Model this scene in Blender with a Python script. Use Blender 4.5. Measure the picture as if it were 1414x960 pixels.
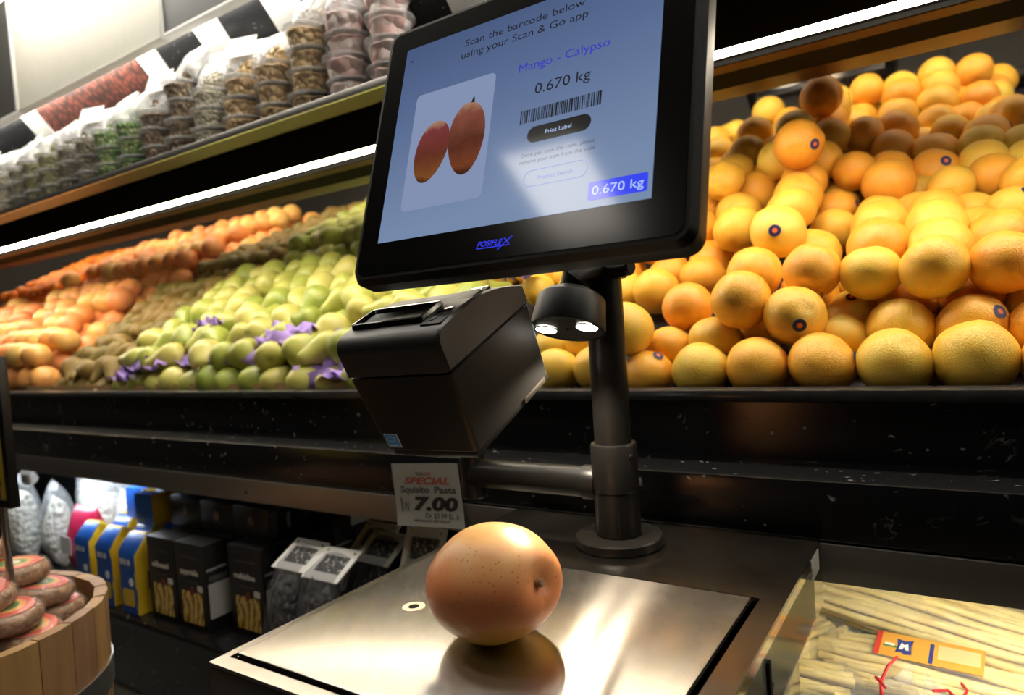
import bpy, bmesh, math, random
from mathutils import Vector, Matrix, noise

for o in list(bpy.data.objects):
    bpy.data.objects.remove(o)
scene = bpy.context.scene
COL = scene.collection
R = math.radians
ZC = 1.2                     # everything below is written with the eye level at z = 0; the floor is at -1.2 and all is lifted at the end

# ------------------------------------------------------------------ camera
YAW, PITCH, ROLL = 0.58206664, 0.03789364, -0.06952564
fwd = Vector((-math.sin(YAW) * math.cos(PITCH), math.cos(YAW) * math.cos(PITCH), -math.sin(PITCH)))
rgt0 = Vector((math.cos(YAW), math.sin(YAW), 0))
up0 = rgt0.cross(fwd)
rgt = math.cos(ROLL) * rgt0 + math.sin(ROLL) * up0
upv = -math.sin(ROLL) * rgt0 + math.cos(ROLL) * up0
cd = bpy.data.cameras.new('camera')
cam = bpy.data.objects.new('camera', cd)
COL.objects.link(cam)
cam.matrix_world = Matrix(((rgt.x, upv.x, -fwd.x, 0), (rgt.y, upv.y, -fwd.y, 0), (rgt.z, upv.z, -fwd.z, 0), (0, 0, 0, 1)))
cd.lens = 24
cd.sensor_width = 36
cd.sensor_fit = 'HORIZONTAL'
cd.clip_start = 0.02
cd.dof.use_dof = True
cd.dof.focus_distance = 0.72
cd.dof.aperture_fstop = 4.8
scene.camera = cam

# ------------------------------------------------------------------ world, exposure, large lamps
w = bpy.data.worlds.new('store_air')
scene.world = w
w.use_nodes = True
w.node_tree.nodes['Background'].inputs[0].default_value = (0.9, 0.95, 1.0, 1)
w.node_tree.nodes['Background'].inputs[1].default_value = 0.03
scene.view_settings.view_transform = 'Standard'
scene.view_settings.look = 'None'
scene.view_settings.exposure = 0.2
scene.view_settings.gamma = 1.0
scene.view_settings.use_curve_mapping = False
LED_STRIP = 56.0        # radiance of the long tubes under the shelves
LED_UPPER = 8.0
LED_COVE = 40.0
LED_BAY_R = 120.0
LED_BAY_L = 110.0
PANEL = 9.0             # ceiling light panel
LAMP_W = 5.6            # the two small spots in the lamp head
BAR = 11.0              # long ceiling bar over the front of the shelves
def spot(name, loc, target, watts, angle, blend, size, color):
    l = bpy.data.lights.new(name, 'SPOT')
    l.energy = watts; l.spot_size = R(angle); l.spot_blend = blend; l.shadow_soft_size = size; l.color = color
    o = bpy.data.objects.new(name, l); COL.objects.link(o)
    o.location = loc
    o.rotation_euler = (Vector(target) - Vector(loc)).to_track_quat('-Z', 'Y').to_euler()
    return o

# ------------------------------------------------------------------ helpers
WM = {}
def new_bm():
    return bmesh.new()
def mk(name, bm, mat, parent=None, local=False, ang=35, smooth=True):
    """one mesh object; vertices are given in world space unless local"""
    if parent is not None and not local:
        bm.transform(WM[parent].inverted())
    bmesh.ops.recalc_face_normals(bm, faces=bm.faces[:])
    me = bpy.data.meshes.new(name)
    bm.to_mesh(me); bm.free()
    for m in (mat if isinstance(mat, (list, tuple)) else [mat]):
        me.materials.append(m)
    if smooth:
        me.shade_smooth()
        me.set_sharp_from_angle(angle=R(ang))
    return link(name, me, parent)
def link(name, me, parent=None):
    o = bpy.data.objects.new(name, me)
    COL.objects.link(o)
    if parent is not None:
        o.parent = parent
        WM[o] = WM[parent]
    else:
        WM[o] = Matrix.Identity(4)
    return o
def tag(o, label, cat, group=None, kind=None):
    o['label'] = label
    o['category'] = cat
    if group: o['group'] = group
    if kind: o['kind'] = kind
    return o
def thing(name, label, cat, loc=(0, 0, 0), rot=None, group=None):
    o = bpy.data.objects.new(name, None)
    COL.objects.link(o)
    o.empty_display_size = 0.02
    M = Matrix.Translation(Vector(loc))
    if rot is not None: M = M @ rot.to_4x4()
    o.location = loc
    if rot is not None: o.rotation_euler = rot.to_3x3().to_euler()
    WM[o] = M
    return tag(o, label, cat, group)
def copy_tree(src, parent=None):
    c = src.copy(); COL.objects.link(c)
    WM[c] = WM.get(src, Matrix.Identity(4))
    if parent is not None: c.parent = parent
    for ch in KIDS.get(src, []):
        copy_tree(ch, c)
    return c
KIDS = {}
def remember(o):
    KIDS[o] = [c for c in COL.objects if c.parent == o]
    for c in KIDS[o]: remember(c)
def setmat(faces, mi):
    for f in faces: f.material_index = mi
def box(bm, x0, x1, y0, y1, z0, z1, bev=0.0, seg=2, mi=0, M=None):
    vs = [bm.verts.new((x, y, z)) for z in (z0, z1) for y in (y0, y1) for x in (x0, x1)]
    fs = [bm.faces.new([vs[i] for i in q]) for q in ((0, 2, 3, 1), (4, 5, 7, 6), (0, 1, 5, 4), (2, 6, 7, 3), (0, 4, 6, 2), (1, 3, 7, 5))]
    if bev > 0:
        es = list({e for f in fs for e in f.edges})
        r = bmesh.ops.bevel(bm, geom=es, offset=bev, segments=seg, profile=0.5, affect='EDGES')
        fs = list({f for v in vs if v.is_valid for f in v.link_faces} | set(r['faces']))
        allv = {v for f in fs for v in f.verts}
        fs = list({f for v in allv for f in v.link_faces})
    setmat(fs, mi)
    if M is not None:
        bmesh.ops.transform(bm, matrix=M, verts=list({v for f in fs for v in f.verts}))
    return fs
def frame_of(d):
    d = d.normalized()
    a = Vector((0, 0, 1)) if abs(d.z) < 0.95 else Vector((1, 0, 0))
    x = a.cross(d).normalized()
    return x, d.cross(x)
def tube(bm, pts, rad, n=12, caps=True, mi=0, flat=1.0):
    pts = [Vector(p) for p in pts]
    if not isinstance(rad, (list, tuple)): rad = [rad] * len(pts)
    rings = []
    px = None
    for i, p in enumerate(pts):
        d = pts[min(i + 1, len(pts) - 1)] - pts[max(i - 1, 0)]
        if px is None:
            x, y = frame_of(d)
        else:
            d = d.normalized(); x = (px - d * px.dot(d)).normalized(); y = d.cross(x)
        px = x
        rings.append([bm.verts.new(p + (x * math.cos(2 * math.pi * k / n) + y * math.sin(2 * math.pi * k / n) * flat) * rad[i]) for k in range(n)])
    fs = []
    for a, b in zip(rings, rings[1:]):
        for k in range(n):
            fs.append(bm.faces.new((a[k], a[(k + 1) % n], b[(k + 1) % n], b[k])))
    if caps:
        fs.append(bm.faces.new(rings[0][::-1])); fs.append(bm.faces.new(rings[-1]))
    setmat(fs, mi)
    return fs
def lathe(bm, prof, n=24, M=None, mi=0, warp=None):
    """profile (r, z) about z; r = 0 at an end closes it"""
    rings = []
    for r, z in prof:
        if r < 1e-6:
            rings.append([bm.verts.new((0, 0, z))])
        else:
            rings.append([bm.verts.new((r * math.cos(2 * math.pi * k / n), r * math.sin(2 * math.pi * k / n), z)) for k in range(n)])
    fs = []
    for a, b in zip(rings, rings[1:]):
        for k in range(n):
            k2 = (k + 1) % n
            if len(a) == 1 and len(b) == 1: continue
            if len(a) == 1: fs.append(bm.faces.new((a[0], b[k], b[k2])))
            elif len(b) == 1: fs.append(bm.faces.new((a[k], b[0], a[k2])))
            else: fs.append(bm.faces.new((a[k], b[k], b[k2], a[k2])))
    if len(rings[0]) > 1: fs.append(bm.faces.new(rings[0]))
    if len(rings[-1]) > 1: fs.append(bm.faces.new(rings[-1][::-1]))
    vs = [v for r in rings for v in r]
    if warp:
        for v in vs: v.co = warp(v.co)
    if M is not None:
        bmesh.ops.transform(bm, matrix=M, verts=vs)
    setmat(fs, mi)
    return fs
def prism(bm, poly, z0, z1, M=None, mi=0):
    a = [bm.verts.new((x, y, z0)) for x, y in poly]
    b = [bm.verts.new((x, y, z1)) for x, y in poly]
    n = len(poly)
    fs = [bm.faces.new(a[::-1]), bm.faces.new(b)]
    for i in range(n): fs.append(bm.faces.new((a[i], a[(i + 1) % n], b[(i + 1) % n], b[i])))
    if M is not None: bmesh.ops.transform(bm, matrix=M, verts=a + b)
    setmat(fs, mi)
    return fs
def rrect(x0, x1, y0, y1, r, n=5):
    out = []
    for cx, cy, a0 in ((x1 - r, y1 - r, 0), (x0 + r, y1 - r, 90), (x0 + r, y0 + r, 180), (x1 - r, y0 + r, 270)):
        for k in range(n + 1):
            a = R(a0 + 90 * k / n)
            out.append((cx + r * math.cos(a), cy + r * math.sin(a)))
    return out
def poly_face(bm, pts, mi=0):
    f = bm.faces.new([bm.verts.new(p) for p in pts]); f.material_index = mi
    return f
def text(body, x0, x1, y, h, mat, parent, M, name='lettering', shear=0.0, bold=0.0, extrude=0.0, squash=None, space=1.0):
    """flat lettering fitted between x0 and x1 with its baseline at y and capitals h high, laid by M into the parent's space"""
    cu = bpy.data.curves.new(name, 'FONT')
    cu.body = body; cu.size = 1.0; cu.shear = shear; cu.offset = bold; cu.extrude = extrude; cu.resolution_u = 3; cu.space_character = space
    t = bpy.data.objects.new(name, cu)
    COL.objects.link(t)
    dg = bpy.context.evaluated_depsgraph_get()
    me = bpy.data.meshes.new_from_object(t.evaluated_get(dg))
    bpy.data.objects.remove(t); bpy.data.curves.remove(cu)
    xs = [v.co.x for v in me.vertices]
    a, b = min(xs), max(xs)
    sx = (x1 - x0) / (b - a); sy = h / 0.73
    for v in me.vertices:
        v.co = M @ Vector((x0 + (v.co.x - a) * sx, y + v.co.y * sy, v.co.z * sx))
    me.name = name
    me.materials.clear(); me.materials.append(mat)
    return link(name, me, parent)
def scribble(x0, x1, y, h, mat, parent, M, name='blurred_print', seed=1):
    """small print too soft to read: a row of short uneven strokes"""
    rn_ = random.Random(seed); bm = new_bm(); n_ = max(3, int((x1 - x0) / (h * 0.75))); st_ = (x1 - x0) / n_
    for k in range(n_):
        if rn_.random() < 0.12: continue
        a = x0 + k * st_; hh = h * rn_.choice((0.7, 0.7, 1.0)); wd = st_ * rn_.uniform(0.55, 0.85)
        f = bm.faces.new([bm.verts.new(M @ Vector(p)) for p in ((a, y, 0.0003), (a + wd, y, 0.0003), (a + wd, y + hh, 0.0003), (a, y + hh, 0.0003))])
    return mk(name, bm, mat, parent, local=True)
_ORD = ['first', 'second', 'third', 'fourth', 'fifth', 'sixth', 'seventh', 'eighth', 'ninth', 'tenth', 'eleventh', 'twelfth', 'thirteenth', 'fourteenth', 'fifteenth', 'sixteenth', 'seventeenth', 'eighteenth', 'nineteenth', 'twentieth']
def ordinal(i):
    if i < 20: return _ORD[i]
    tens = {2: 'twenty', 3: 'thirty', 4: 'forty'}[(i + 1) // 10]
    u = (i + 1) % 10
    return tens[:-1] + 'ieth' if u == 0 else tens + '-' + _ORD[u - 1]

# ------------------------------------------------------------------ materials
class N:
    def __init__(self, name):
        m = bpy.data.materials.new(name); m.use_nodes = True
        self.m = m; self.t = m.node_tree; self.b = self.t.nodes['Principled BSDF']
    def n(self, kind, **kw):
        x = self.t.nodes.new(kind)
        for k, v in kw.items():
            if k in x.inputs: x.inputs[k].default_value = v
            else: setattr(x, k, v)
        return x
    def l(self, a, b): self.t.links.new(a, b)
    def ramp(self, fac, stops, interp='LINEAR'):
        r = self.n('ShaderNodeValToRGB'); r.color_ramp.interpolation = interp
        e = r.color_ramp.elements
        while len(e) < len(stops): e.new(0.5)
        for el, (p, c) in zip(e, stops):
            el.position = p; el.color = (c[0], c[1], c[2], 1)
        if fac is not None: self.l(fac, r.inputs[0])
        return r.outputs[0]
    def coord(self, kind='Object'):
        return self.n('ShaderNodeTexCoord').outputs[kind]
    def noise(self, scale, detail=3, rough=0.5, vec=None, dist=0.0):
        x = self.n('ShaderNodeTexNoise')
        x.inputs['Scale'].default_value = scale; x.inputs['Detail'].default_value = detail
        x.inputs['Roughness'].default_value = rough; x.inputs['Distortion'].default_value = dist
        if vec is not None: self.l(vec, x.inputs['Vector'])
        return x.outputs['Fac']
    def voro(self, scale, vec=None, feature='F1'):
        x = self.n('ShaderNodeTexVoronoi', feature=feature)
        x.inputs['Scale'].default_value = scale
        if vec is not None: self.l(vec, x.inputs['Vector'])
        return x
    def math(self, op, a, b=None):
        x = self.n('ShaderNodeMath', operation=op)
        for i, v in enumerate((a, b)):
            if v is None: continue
            if isinstance(v, (int, float)): x.inputs[i].default_value = v
            else: self.l(v, x.inputs[i])
        return x.outputs[0]
    def mix(self, fac, a, b):
        x = self.n('ShaderNodeMix', data_type='RGBA')
        for s, v in ((x.inputs[0], fac), (x.inputs[6], a), (x.inputs[7], b)):
            if isinstance(v, (int, float)): s.default_value = v
            elif isinstance(v, tuple): s.default_value = (v[0], v[1], v[2], 1)
            else: self.l(v, s)
        return x.outputs[2]
    def rand(self):
        return self.n('ShaderNodeObjectInfo').outputs['Random']
    def shift(self, vec, k=37.0):
        """texture space moved by the object's own random number, so that copies differ"""
        x = self.n('ShaderNodeVectorMath', operation='ADD')
        self.l(vec, x.inputs[0])
        self.l(self.math('MULTIPLY', self.rand(), k), x.inputs[1])
        return x.outputs[0]
    def bump(self, h, strength, dist=0.01):
        x = self.n('ShaderNodeBump'); x.inputs['Strength'].default_value = strength; x.inputs['Distance'].default_value = dist
        self.l(h, x.inputs['Height']); self.l(x.outputs[0], self.b.inputs['Normal'])
    def set(self, **kw):
        for k, v in kw.items():
            k = k.replace('_', ' ')
            s = self.b.inputs[k]
            if isinstance(v, tuple): s.default_value = (v[0], v[1], v[2], 1)
            elif isinstance(v, (int, float)): s.default_value = v
            else: self.l(v, s)
        return self
def plain(name, col, rough=0.5, metal=0.0, spec=0.5, grain=0.06, scale=40.0):
    m = N(name)
    f = m.noise(scale, 3, 0.6, m.coord())
    c = m.mix(f, tuple(x * (1 - grain) for x in col), tuple(min(1, x * (1 + grain)) for x in col))
    m.set(Base_Color=c, Roughness=rough, Metallic=metal, Specular_IOR_Level=spec)
    return m.m
def glow(name, col, strength):
    m = N(name)
    m.set(Base_Color=(0.02, 0.02, 0.02), Roughness=0.25, Emission_Color=col, Emission_Strength=strength)
    return m.m
def film(name, tint=(1, 1, 1), see=0.8, rough=0.12, bump=0.4, scale=18.0, haze=(0.8, 0.8, 0.8)):
    """clear plastic: mostly see-through, with sharp highlights and a little milky haze"""
    m = N(name); t = m.t
    out = t.nodes['Material Output']
    m.set(Base_Color=haze, Roughness=rough, Specular_IOR_Level=0.8)
    f = m.noise(scale, 4, 0.6, m.coord(), 0.6)
    m.bump(f, bump, 0.02)
    tr = m.n('ShaderNodeBsdfTransparent'); tr.inputs[0].default_value = (*tint, 1)
    mx = m.n('ShaderNodeMixShader'); mx.inputs[0].default_value = see
    m.l(m.b.outputs[0], mx.inputs[1]); m.l(tr.outputs[0], mx.inputs[2]); m.l(mx.outputs[0], out.inputs[0])
    return m.m

def marble(name, base=(0.006, 0.006, 0.007), vein=(0.42, 0.42, 0.42), rough=0.22):
    m = N(name); v = m.coord()
    w1 = m.noise(7.0, 5, 0.6, v, 0.8)
    line = m.math('ABSOLUTE', m.math('SUBTRACT', w1, 0.5))
    thin = m.ramp(line, [(0.0, (1, 1, 1)), (0.008, (0, 0, 0))])
    mask = m.ramp(m.noise(8.0, 2, 0.5, v), [(0.60, (0, 0, 0)), (0.70, (1, 1, 1))])
    veins = m.math('MULTIPLY', thin, mask)
    nv = m.n('ShaderNodeTexNoise'); nv.inputs['Scale'].default_value = 26.0; m.l(v, nv.inputs['Vector'])
    va = m.n('ShaderNodeVectorMath', operation='SCALE'); m.l(nv.outputs['Color'], va.inputs[0]); va.inputs['Scale'].default_value = 0.05
    vb = m.n('ShaderNodeVectorMath', operation='ADD'); m.l(v, vb.inputs[0]); m.l(va.outputs[0], vb.inputs[1])
    mpv = m.n('ShaderNodeMapping'); mpv.inputs['Scale'].default_value = (0.6, 1, 1.1); mpv.inputs['Rotation'].default_value = (0, 0.5, 0); m.l(vb.outputs[0], mpv.inputs[0])
    fl = m.voro(58.0, mpv.outputs[0])
    fleck = m.ramp(fl.outputs['Distance'], [(0.05, (1, 1, 1)), (0.16, (0, 0, 0))])
    fm = m.ramp(m.noise(19.0, 2, 0.5, v), [(0.43, (0, 0, 0)), (0.53, (1, 1, 1))])
    flecks = m.math('MULTIPLY', m.math('MULTIPLY', fleck, fm), 0.55)
    tot = m.math('MAXIMUM', m.math('MULTIPLY', veins, 0.4), flecks)
    m.set(Base_Color=m.mix(tot, base, vein), Roughness=rough, Specular_IOR_Level=0.4)
    return m.m
def brushed(name, col, rough, axis='X', aniso=0.0, strength=0.05, rot=0.0, smudge=0.0):
    m = N(name)
    mp = m.n('ShaderNodeMapping')
    m.l(m.coord(), mp.inputs[0])
    mp.inputs['Scale'].default_value = {'X': (6, 1600, 1600), 'Y': (1600, 6, 1600), 'Z': (1600, 1600, 6)}[axis]
    f = m.noise(1.0, 2, 0.6, mp.outputs[0])
    m.set(Base_Color=m.mix(f, tuple(c * 0.88 for c in col), col), Metallic=1.0)
    sm = m.noise(9.0, 4, 0.6, m.coord())
    m.set(Roughness=m.math('ADD', m.math('MULTIPLY', f, 0.08), m.math('ADD', rough - 0.04 - smudge * 0.5, m.math('MULTIPLY', sm, smudge))))
    if strength: m.bump(f, strength, 0.002)
    if aniso:
        tg = m.n('ShaderNodeTangent', direction_type='UV_MAP')
        m.l(tg.outputs[0], m.b.inputs['Tangent'])
        m.set(Anisotropic=aniso, Anisotropic_Rotation=rot)
    return m.m
M_MARBLE = marble('black_marble')
M_MARBLE_UP = marble('grey_veined_marble', (0.015, 0.015, 0.017), (0.6, 0.6, 0.62), 0.3)
M_STRIP = brushed('brushed_trim', (0.36, 0.34, 0.31), 0.42, 'X')
M_STEEL = brushed('brushed_steel_housing', (0.21, 0.19, 0.17), 0.22, 'X', strength=0.0, smudge=0.16)
M_PLATE = brushed('brushed_steel_plate', (0.47, 0.43, 0.38), 0.20, 'X', aniso=0.95, strength=0.01, rot=0.25, smudge=0.05)
M_MIRRORSTEEL = brushed('polished_steel_side', (0.62, 0.60, 0.50), 0.08, 'Y', strength=0.01)
M_BLACK = plain('satin_black_metal', (0.006, 0.0055, 0.005), 0.36, spec=0.28)
M_BLACKMATTE = plain('matte_black_paint', (0.005, 0.005, 0.005), 0.8, spec=0.1)
M_SOFTBLACK = plain('flat_black_lining', (0.003, 0.003, 0.003), 0.95, spec=0.0)
M_NOSE = plain('polished_black_nosing', (0.03, 0.03, 0.032), 0.22, spec=0.6, grain=0.5, scale=25)
M_BLACKPL = plain('black_plastic', (0.010, 0.0095, 0.009), 0.45, spec=0.22, grain=0.2, scale=400)
M_BLACKGLOSS = plain('glossy_black_bezel', (0.004, 0.004, 0.004), 0.16, spec=0.35)
M_WHITE = plain('white_enamel', (0.80, 0.79, 0.74), 0.45)
M_PAPER = plain('white_paper', (0.88, 0.87, 0.84), 0.75)
M_INK = plain('black_ink', (0.012, 0.012, 0.014), 0.6)
# ------------------------------------------------------------------ the room
def struct(name, bm, mat, label, cat):
    o = mk(name, bm, mat)
    return tag(o, label, cat, kind='structure')
m = N('floor_tile')
v = m.coord()
br = m.n('ShaderNodeTexBrick'); br.offset = 0.0
m.l(v, br.inputs['Vector'])
br.inputs['Color1'].default_value = (0.10, 0.09, 0.08, 1); br.inputs['Color2'].default_value = (0.085, 0.08, 0.07, 1); br.inputs['Mortar'].default_value = (0.03, 0.03, 0.03, 1)
br.inputs['Scale'].default_value = 1.0; br.inputs['Mortar Size'].default_value = 0.006; br.inputs['Brick Width'].default_value = 0.6; br.inputs['Row Height'].default_value = 0.6
m.set(Base_Color=br.outputs[0], Roughness=0.35)
M_FLOOR = m.m
M_CEIL = plain('dark_ceiling_paint', (0.05, 0.048, 0.045), 0.8)
M_WALL = plain('warm_grey_wall', (0.12, 0.11, 0.10), 0.7)
bm = new_bm(); box(bm, -6, 3, -4, 2.4, -1.25, -1.2); struct('floor', bm, M_FLOOR, 'dark tiled shop floor below the counters', 'floor')
bm = new_bm(); box(bm, -6, 3, -4, 2.4, 1.62, 1.67); struct('ceiling', bm, M_CEIL, 'dark painted shop ceiling above the shelves', 'ceiling')
bm = new_bm(); box(bm, -6, 3, -4.05, -4, -1.2, 1.62); struct('wall_front', bm, M_WALL, 'warm grey shop wall opposite the fruit display', 'wall')
bm = new_bm(); box(bm, -6, 3, 2.4, 2.45, -1.2, 1.62); struct('wall_back', bm, M_WALL, 'warm grey shop wall behind the fruit display', 'wall')
bm = new_bm(); box(bm, -6.05, -6, -4, 2.4, -1.2, 1.62); struct('wall_left', bm, M_WALL, 'warm grey shop wall at the far end', 'wall')
bm = new_bm(); box(bm, 3, 3.05, -4, 2.4, -1.2, 1.62); struct('wall_right', bm, M_WALL, 'warm grey shop wall at the near end', 'wall')
M_PANEL = glow('ceiling_panel_light', (1.0, 0.93, 0.82), PANEL)
for i, (x0, x1, y0, y1, lab) in enumerate(((-1.50, -1.15, -1.10, -0.58, 'white ceiling light panel above the shop aisle'),)):
    t = thing('ceiling_light_panel', lab, 'ceiling light', ((x0 + x1) / 2, (y0 + y1) / 2, 1.62), group='ceiling light panels')
    bm = new_bm(); box(bm, x0, x1, y0, y1, 1.598, 1.606); mk('diffuser', bm, M_PANEL, t)
    bm = new_bm()
    for a in ((x0 - .02, x0, y0 - .02, y1 + .02), (x1, x1 + .02, y0 - .02, y1 + .02), (x0, x1, y0 - .02, y0), (x0, x1, y1, y1 + .02)): box(bm, *a, 1.59, 1.62)
    mk('frame', bm, M_WHITE, t)

t = thing('ceiling_light_bar', 'long warm white light bar hung from the ceiling before the shelves', 'ceiling light', (-1.4, 0.36, 1.62))
bm = new_bm(); box(bm, -3.2, 0.5, 0.30, 0.42, 1.545, 1.552); mk('diffuser', bm, glow('light_bar_diffuser', (1.0, 0.90, 0.74), BAR), t)
bm = new_bm(); box(bm, -3.22, 0.52, 0.29, 0.43, 1.5525, 1.59, bev=0.003); mk('housing', bm, M_WHITE, t)
bm = new_bm()
for x in (-2.8, -1.4, 0.1): tube(bm, [(x, 0.36, 1.59), (x, 0.36, 1.62)], 0.006, 8)
mk('hanger', bm, M_WHITE, t)

# ------------------------------------------------------------------ the long display case
XL, XR = -5.2, 1.5
case = thing('produce_display_case', 'long black marble display case with sloping fruit bed, mirror and lit shelf', 'display case', (-1.5, 1.0, -1.2))
def part(name, mat, *boxes, parent=None, bev=0.0, ang=35):
    bm = new_bm()
    for b in boxes: box(bm, *b, bev=bev)
    return mk(name, bm, mat, parent or case, ang=ang)
part('lower_marble_panel', M_MARBLE, (XL, XR, 0.87, 0.99, -0.289, -0.2156), bev=0.003)
part('upper_marble_panel', M_MARBLE, (XL, XR, 0.98, 1.0, -0.2154, -0.136))
part('marble_nosing', M_NOSE, (XL, XR, 0.966, 1.004, -0.1355, -0.1165), bev=0.008)
part('metal_trim', M_STRIP, (XL, XR, 0.864, 0.869, -0.336, -0.2895), bev=0.001)
screwm = plain('trim_screw', (0.03, 0.03, 0.03), 0.4)
bm = new_bm(); lathe(bm, [(0.004, 0), (0.004, 0.0012), (0, 0.0016)], 10, Matrix.Translation((-1.255, 0.864, -0.316)) @ Matrix.Rotation(R(90), 4, 'X')); mk('screw', bm, screwm, case)
part('bay_ceiling', M_BLACKMATTE, (XL, XR, 0.875, 1.42, -0.315, -0.295))
part('bay_back', M_BLACKMATTE, (XL, XR, 1.42, 1.44, -0.66, -0.295))
part('bay_shelf', M_MARBLE, (XL, XR, 0.81, 1.42, -0.664, -0.64), bev=0.003)
part('bay_front_panel', M_MARBLE, (XL, XR, 0.822, 0.84, -0.83, -0.665))
part('bottom_trim', M_STRIP, (XL, XR, 0.815, 0.842, -0.87, -0.831))
part('plinth', M_BLACKMATTE, (XL, XR, 0.87, 1.40, -1.2, -0.871))
# sloping bed
AL = R(29.5)
BED0 = Vector((0, 1.0, -0.172)); BT = Vector((0, math.cos(AL), math.sin(AL))); BN = Vector((0, -math.sin(AL), math.cos(AL)))
def bed(X, s, h): return Vector((X, 0, 0)) + BED0 + BT * s + BN * h
bm = new_bm()
prism(bm, [(1.0, -0.172), (1.668, 0.206), (1.68, 0.185), (1.012, -0.193)], XL, XR, Matrix(((0, 0, 1, 0), (1, 0, 0, 0), (0, 1, 0, 0), (0, 0, 0, 1))))
mk('produce_bed', bm, plain('dark_bed_liner', (0.02, 0.018, 0.03), 0.6), case)
part('tray_lip', plain('kraft_card', (0.42, 0.26, 0.12), 0.8), (-2.6, -0.95, 1.0045, 1.007, -0.15, -0.103))
# mirror panels leaning forward over the back of the bed
m = N('display_mirror'); m.set(Base_Color=m.mix(m.noise(4, 2, 0.5, m.coord()), (0.80, 0.79, 0.76), (0.84, 0.83, 0.80)), Metallic=1.0, Roughness=0.03)
M_MIRROR = m.m
mb, mt_ = Vector((0, 1.666, 0.206)), Vector((0, 1.537, 0.4528))
mdir = (mt_ - mb); mn = Vector((0, -mdir.z, mdir.y)).normalized()
seams = [XL, -3.95, -2.70, -1.45, -0.17, XR]
for a, b in zip(seams, seams[1:]):
    bm = new_bm()
    vs = [Vector((x, 0, 0)) + p - mn * d for d in (0, 0.004) for x, p in ((a + .0003, mb), (b - .0003, mb), (b - .0003, mt_), (a + .0003, mt_))]
    V = [bm.verts.new(q) for q in vs]
    for q in ((0, 1, 2, 3), (7, 6, 5, 4), (0, 4, 5, 1), (1, 5, 6, 2), (2, 6, 7, 3), (3, 7, 4, 0)): bm.faces.new([V[i] for i in q])
    mk('mirror_panel', bm, M_MIRROR, case)
# shelf over the fruit, its soffit and light
m = N('lacquered_brown_soffit')
m.set(Base_Color=m.mix(m.noise(6, 5, 0.6, m.coord(), 0.8), (0.045, 0.019, 0.006), (0.085, 0.036, 0.010)), Roughness=0.34, Specular_IOR_Level=0.28)
M_SOFFIT = m.m
part('shelf_soffit_front', M_SOFFIT, (XL, XR, 0.846, 0.905, 0.3986, 0.4012))
part('shelf_soffit_dark', M_SOFTBLACK, (XL, XR, 0.9055, 1.085, 0.3947, 0.4012))
bm = new_bm()
prism(bm, [(1.147, 0.3905), (1.545, 0.4525), (1.545, 0.4565), (1.147, 0.3945)], XL, XR, Matrix(((0, 0, 1, 0), (1, 0, 0, 0), (0, 1, 0, 0), (0, 0, 0, 1))))
mk('shelf_soffit_back', bm, M_SOFFIT, case)
part('light_channel', M_BLACKMATTE, (XL, XR, 1.0855, 1.1465, 0.3973, 0.4012))
part('channel_lip', M_BLACKMATTE, (XL, XR, 1.1400, 1.1465, 0.3900, 0.3972))
part('shelf_board', M_BLACKMATTE, (XL, XR, 0.848, 1.30, 0.4013, 0.4080))
part('shelf_edge', brushed('shelf_edge_steel', (0.70, 0.69, 0.66), 0.38, 'X'), (XL, XR, 0.841, 0.848, 0.3978, 0.4115), bev=0.0013)
tubeo = part('light_tube', glow('warm_tube_light', (1.0, 0.87, 0.66), LED_STRIP), (XL, XR, 1.086, 1.1145, 0.3925, 0.3970), bev=0.0018)
# upper shelf: sloping back boards, white battens, sign boards and their light
def wallpt(X, k, off=0.0):
    a, b = Vector((X, 0.9443, 0.7267)), Vector((X, 1.204, 0.4082))
    n_ = Vector((0, -1, -1)).normalized()
    return a.lerp(b, k) + n_ * off
def wallquad(bm, x0, x1, k0, k1, off, th):
    V = [bm.verts.new(wallpt(x, k, o)) for o in (off, off - th) for x, k in ((x0, k1), (x1, k1), (x1, k0), (x0, k0))]
    for q in ((0, 1, 2, 3), (7, 6, 5, 4), (0, 4, 5, 1), (1, 5, 6, 2), (2, 6, 7, 3), (3, 7, 4, 0)): bm.faces.new([V[i] for i in q])
m = N('printed_red_spice')
vv = m.voro(60, m.coord())
m.set(Base_Color=m.ramp(m.math('ADD', m.math('MULTIPLY', vv.outputs['Distance'], 0.7), m.math('MULTIPLY', m.noise(16, 3, 0.6, m.coord()), 0.55)), [(0.15, (0.40, 0.15, 0.10)), (0.45, (0.20, 0.05, 0.032)), (0.75, (0.04, 0.014, 0.012))]), Roughness=0.5)
M_SPICE = m.m
for x0, x1, mt in ((-4.472, -2.2876, M_MARBLE_UP), (-2.2833, -1.6555, M_SPICE), (-1.6512, -0.86, M_MARBLE_UP), (-0.8557, 1.29, M_MARBLE_UP)):
    bm = new_bm(); wallquad(bm, x0, x1, 0, 1, 0.0, 0.01); mk('back_board', bm, mt, case)
for x0, x1 in ((-2.322, -2.236), (-1.6727, -1.5953), (-1.4319, -1.3459), (-1.1954, -1.1008), (-0.774, -0.688), (-2.924, -2.838), (-3.526, -3.44)):
    bm = new_bm(); wallquad(bm, x0, x1, 0.0, 0.98, 0.006, 0.006); mk('white_batten', bm, M_WHITE, case)
M_CREAM = plain('cream_sign_board', (0.62, 0.59, 0.50), 0.6)
M_DKSIGN = plain('dark_grey_sign_board', (0.09, 0.09, 0.085), 0.4)
for x0, x1, mt in ((-4.472, -2.2016, M_DKSIGN), (-2.193, -1.462, M_CREAM), (-1.4534, -0.645, M_DKSIGN), (-0.6364, 1.29, M_CREAM)):
    part('sign_board', mt, (x0, x1, 0.8944, 0.9099, 0.6923, 1.118))
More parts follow.
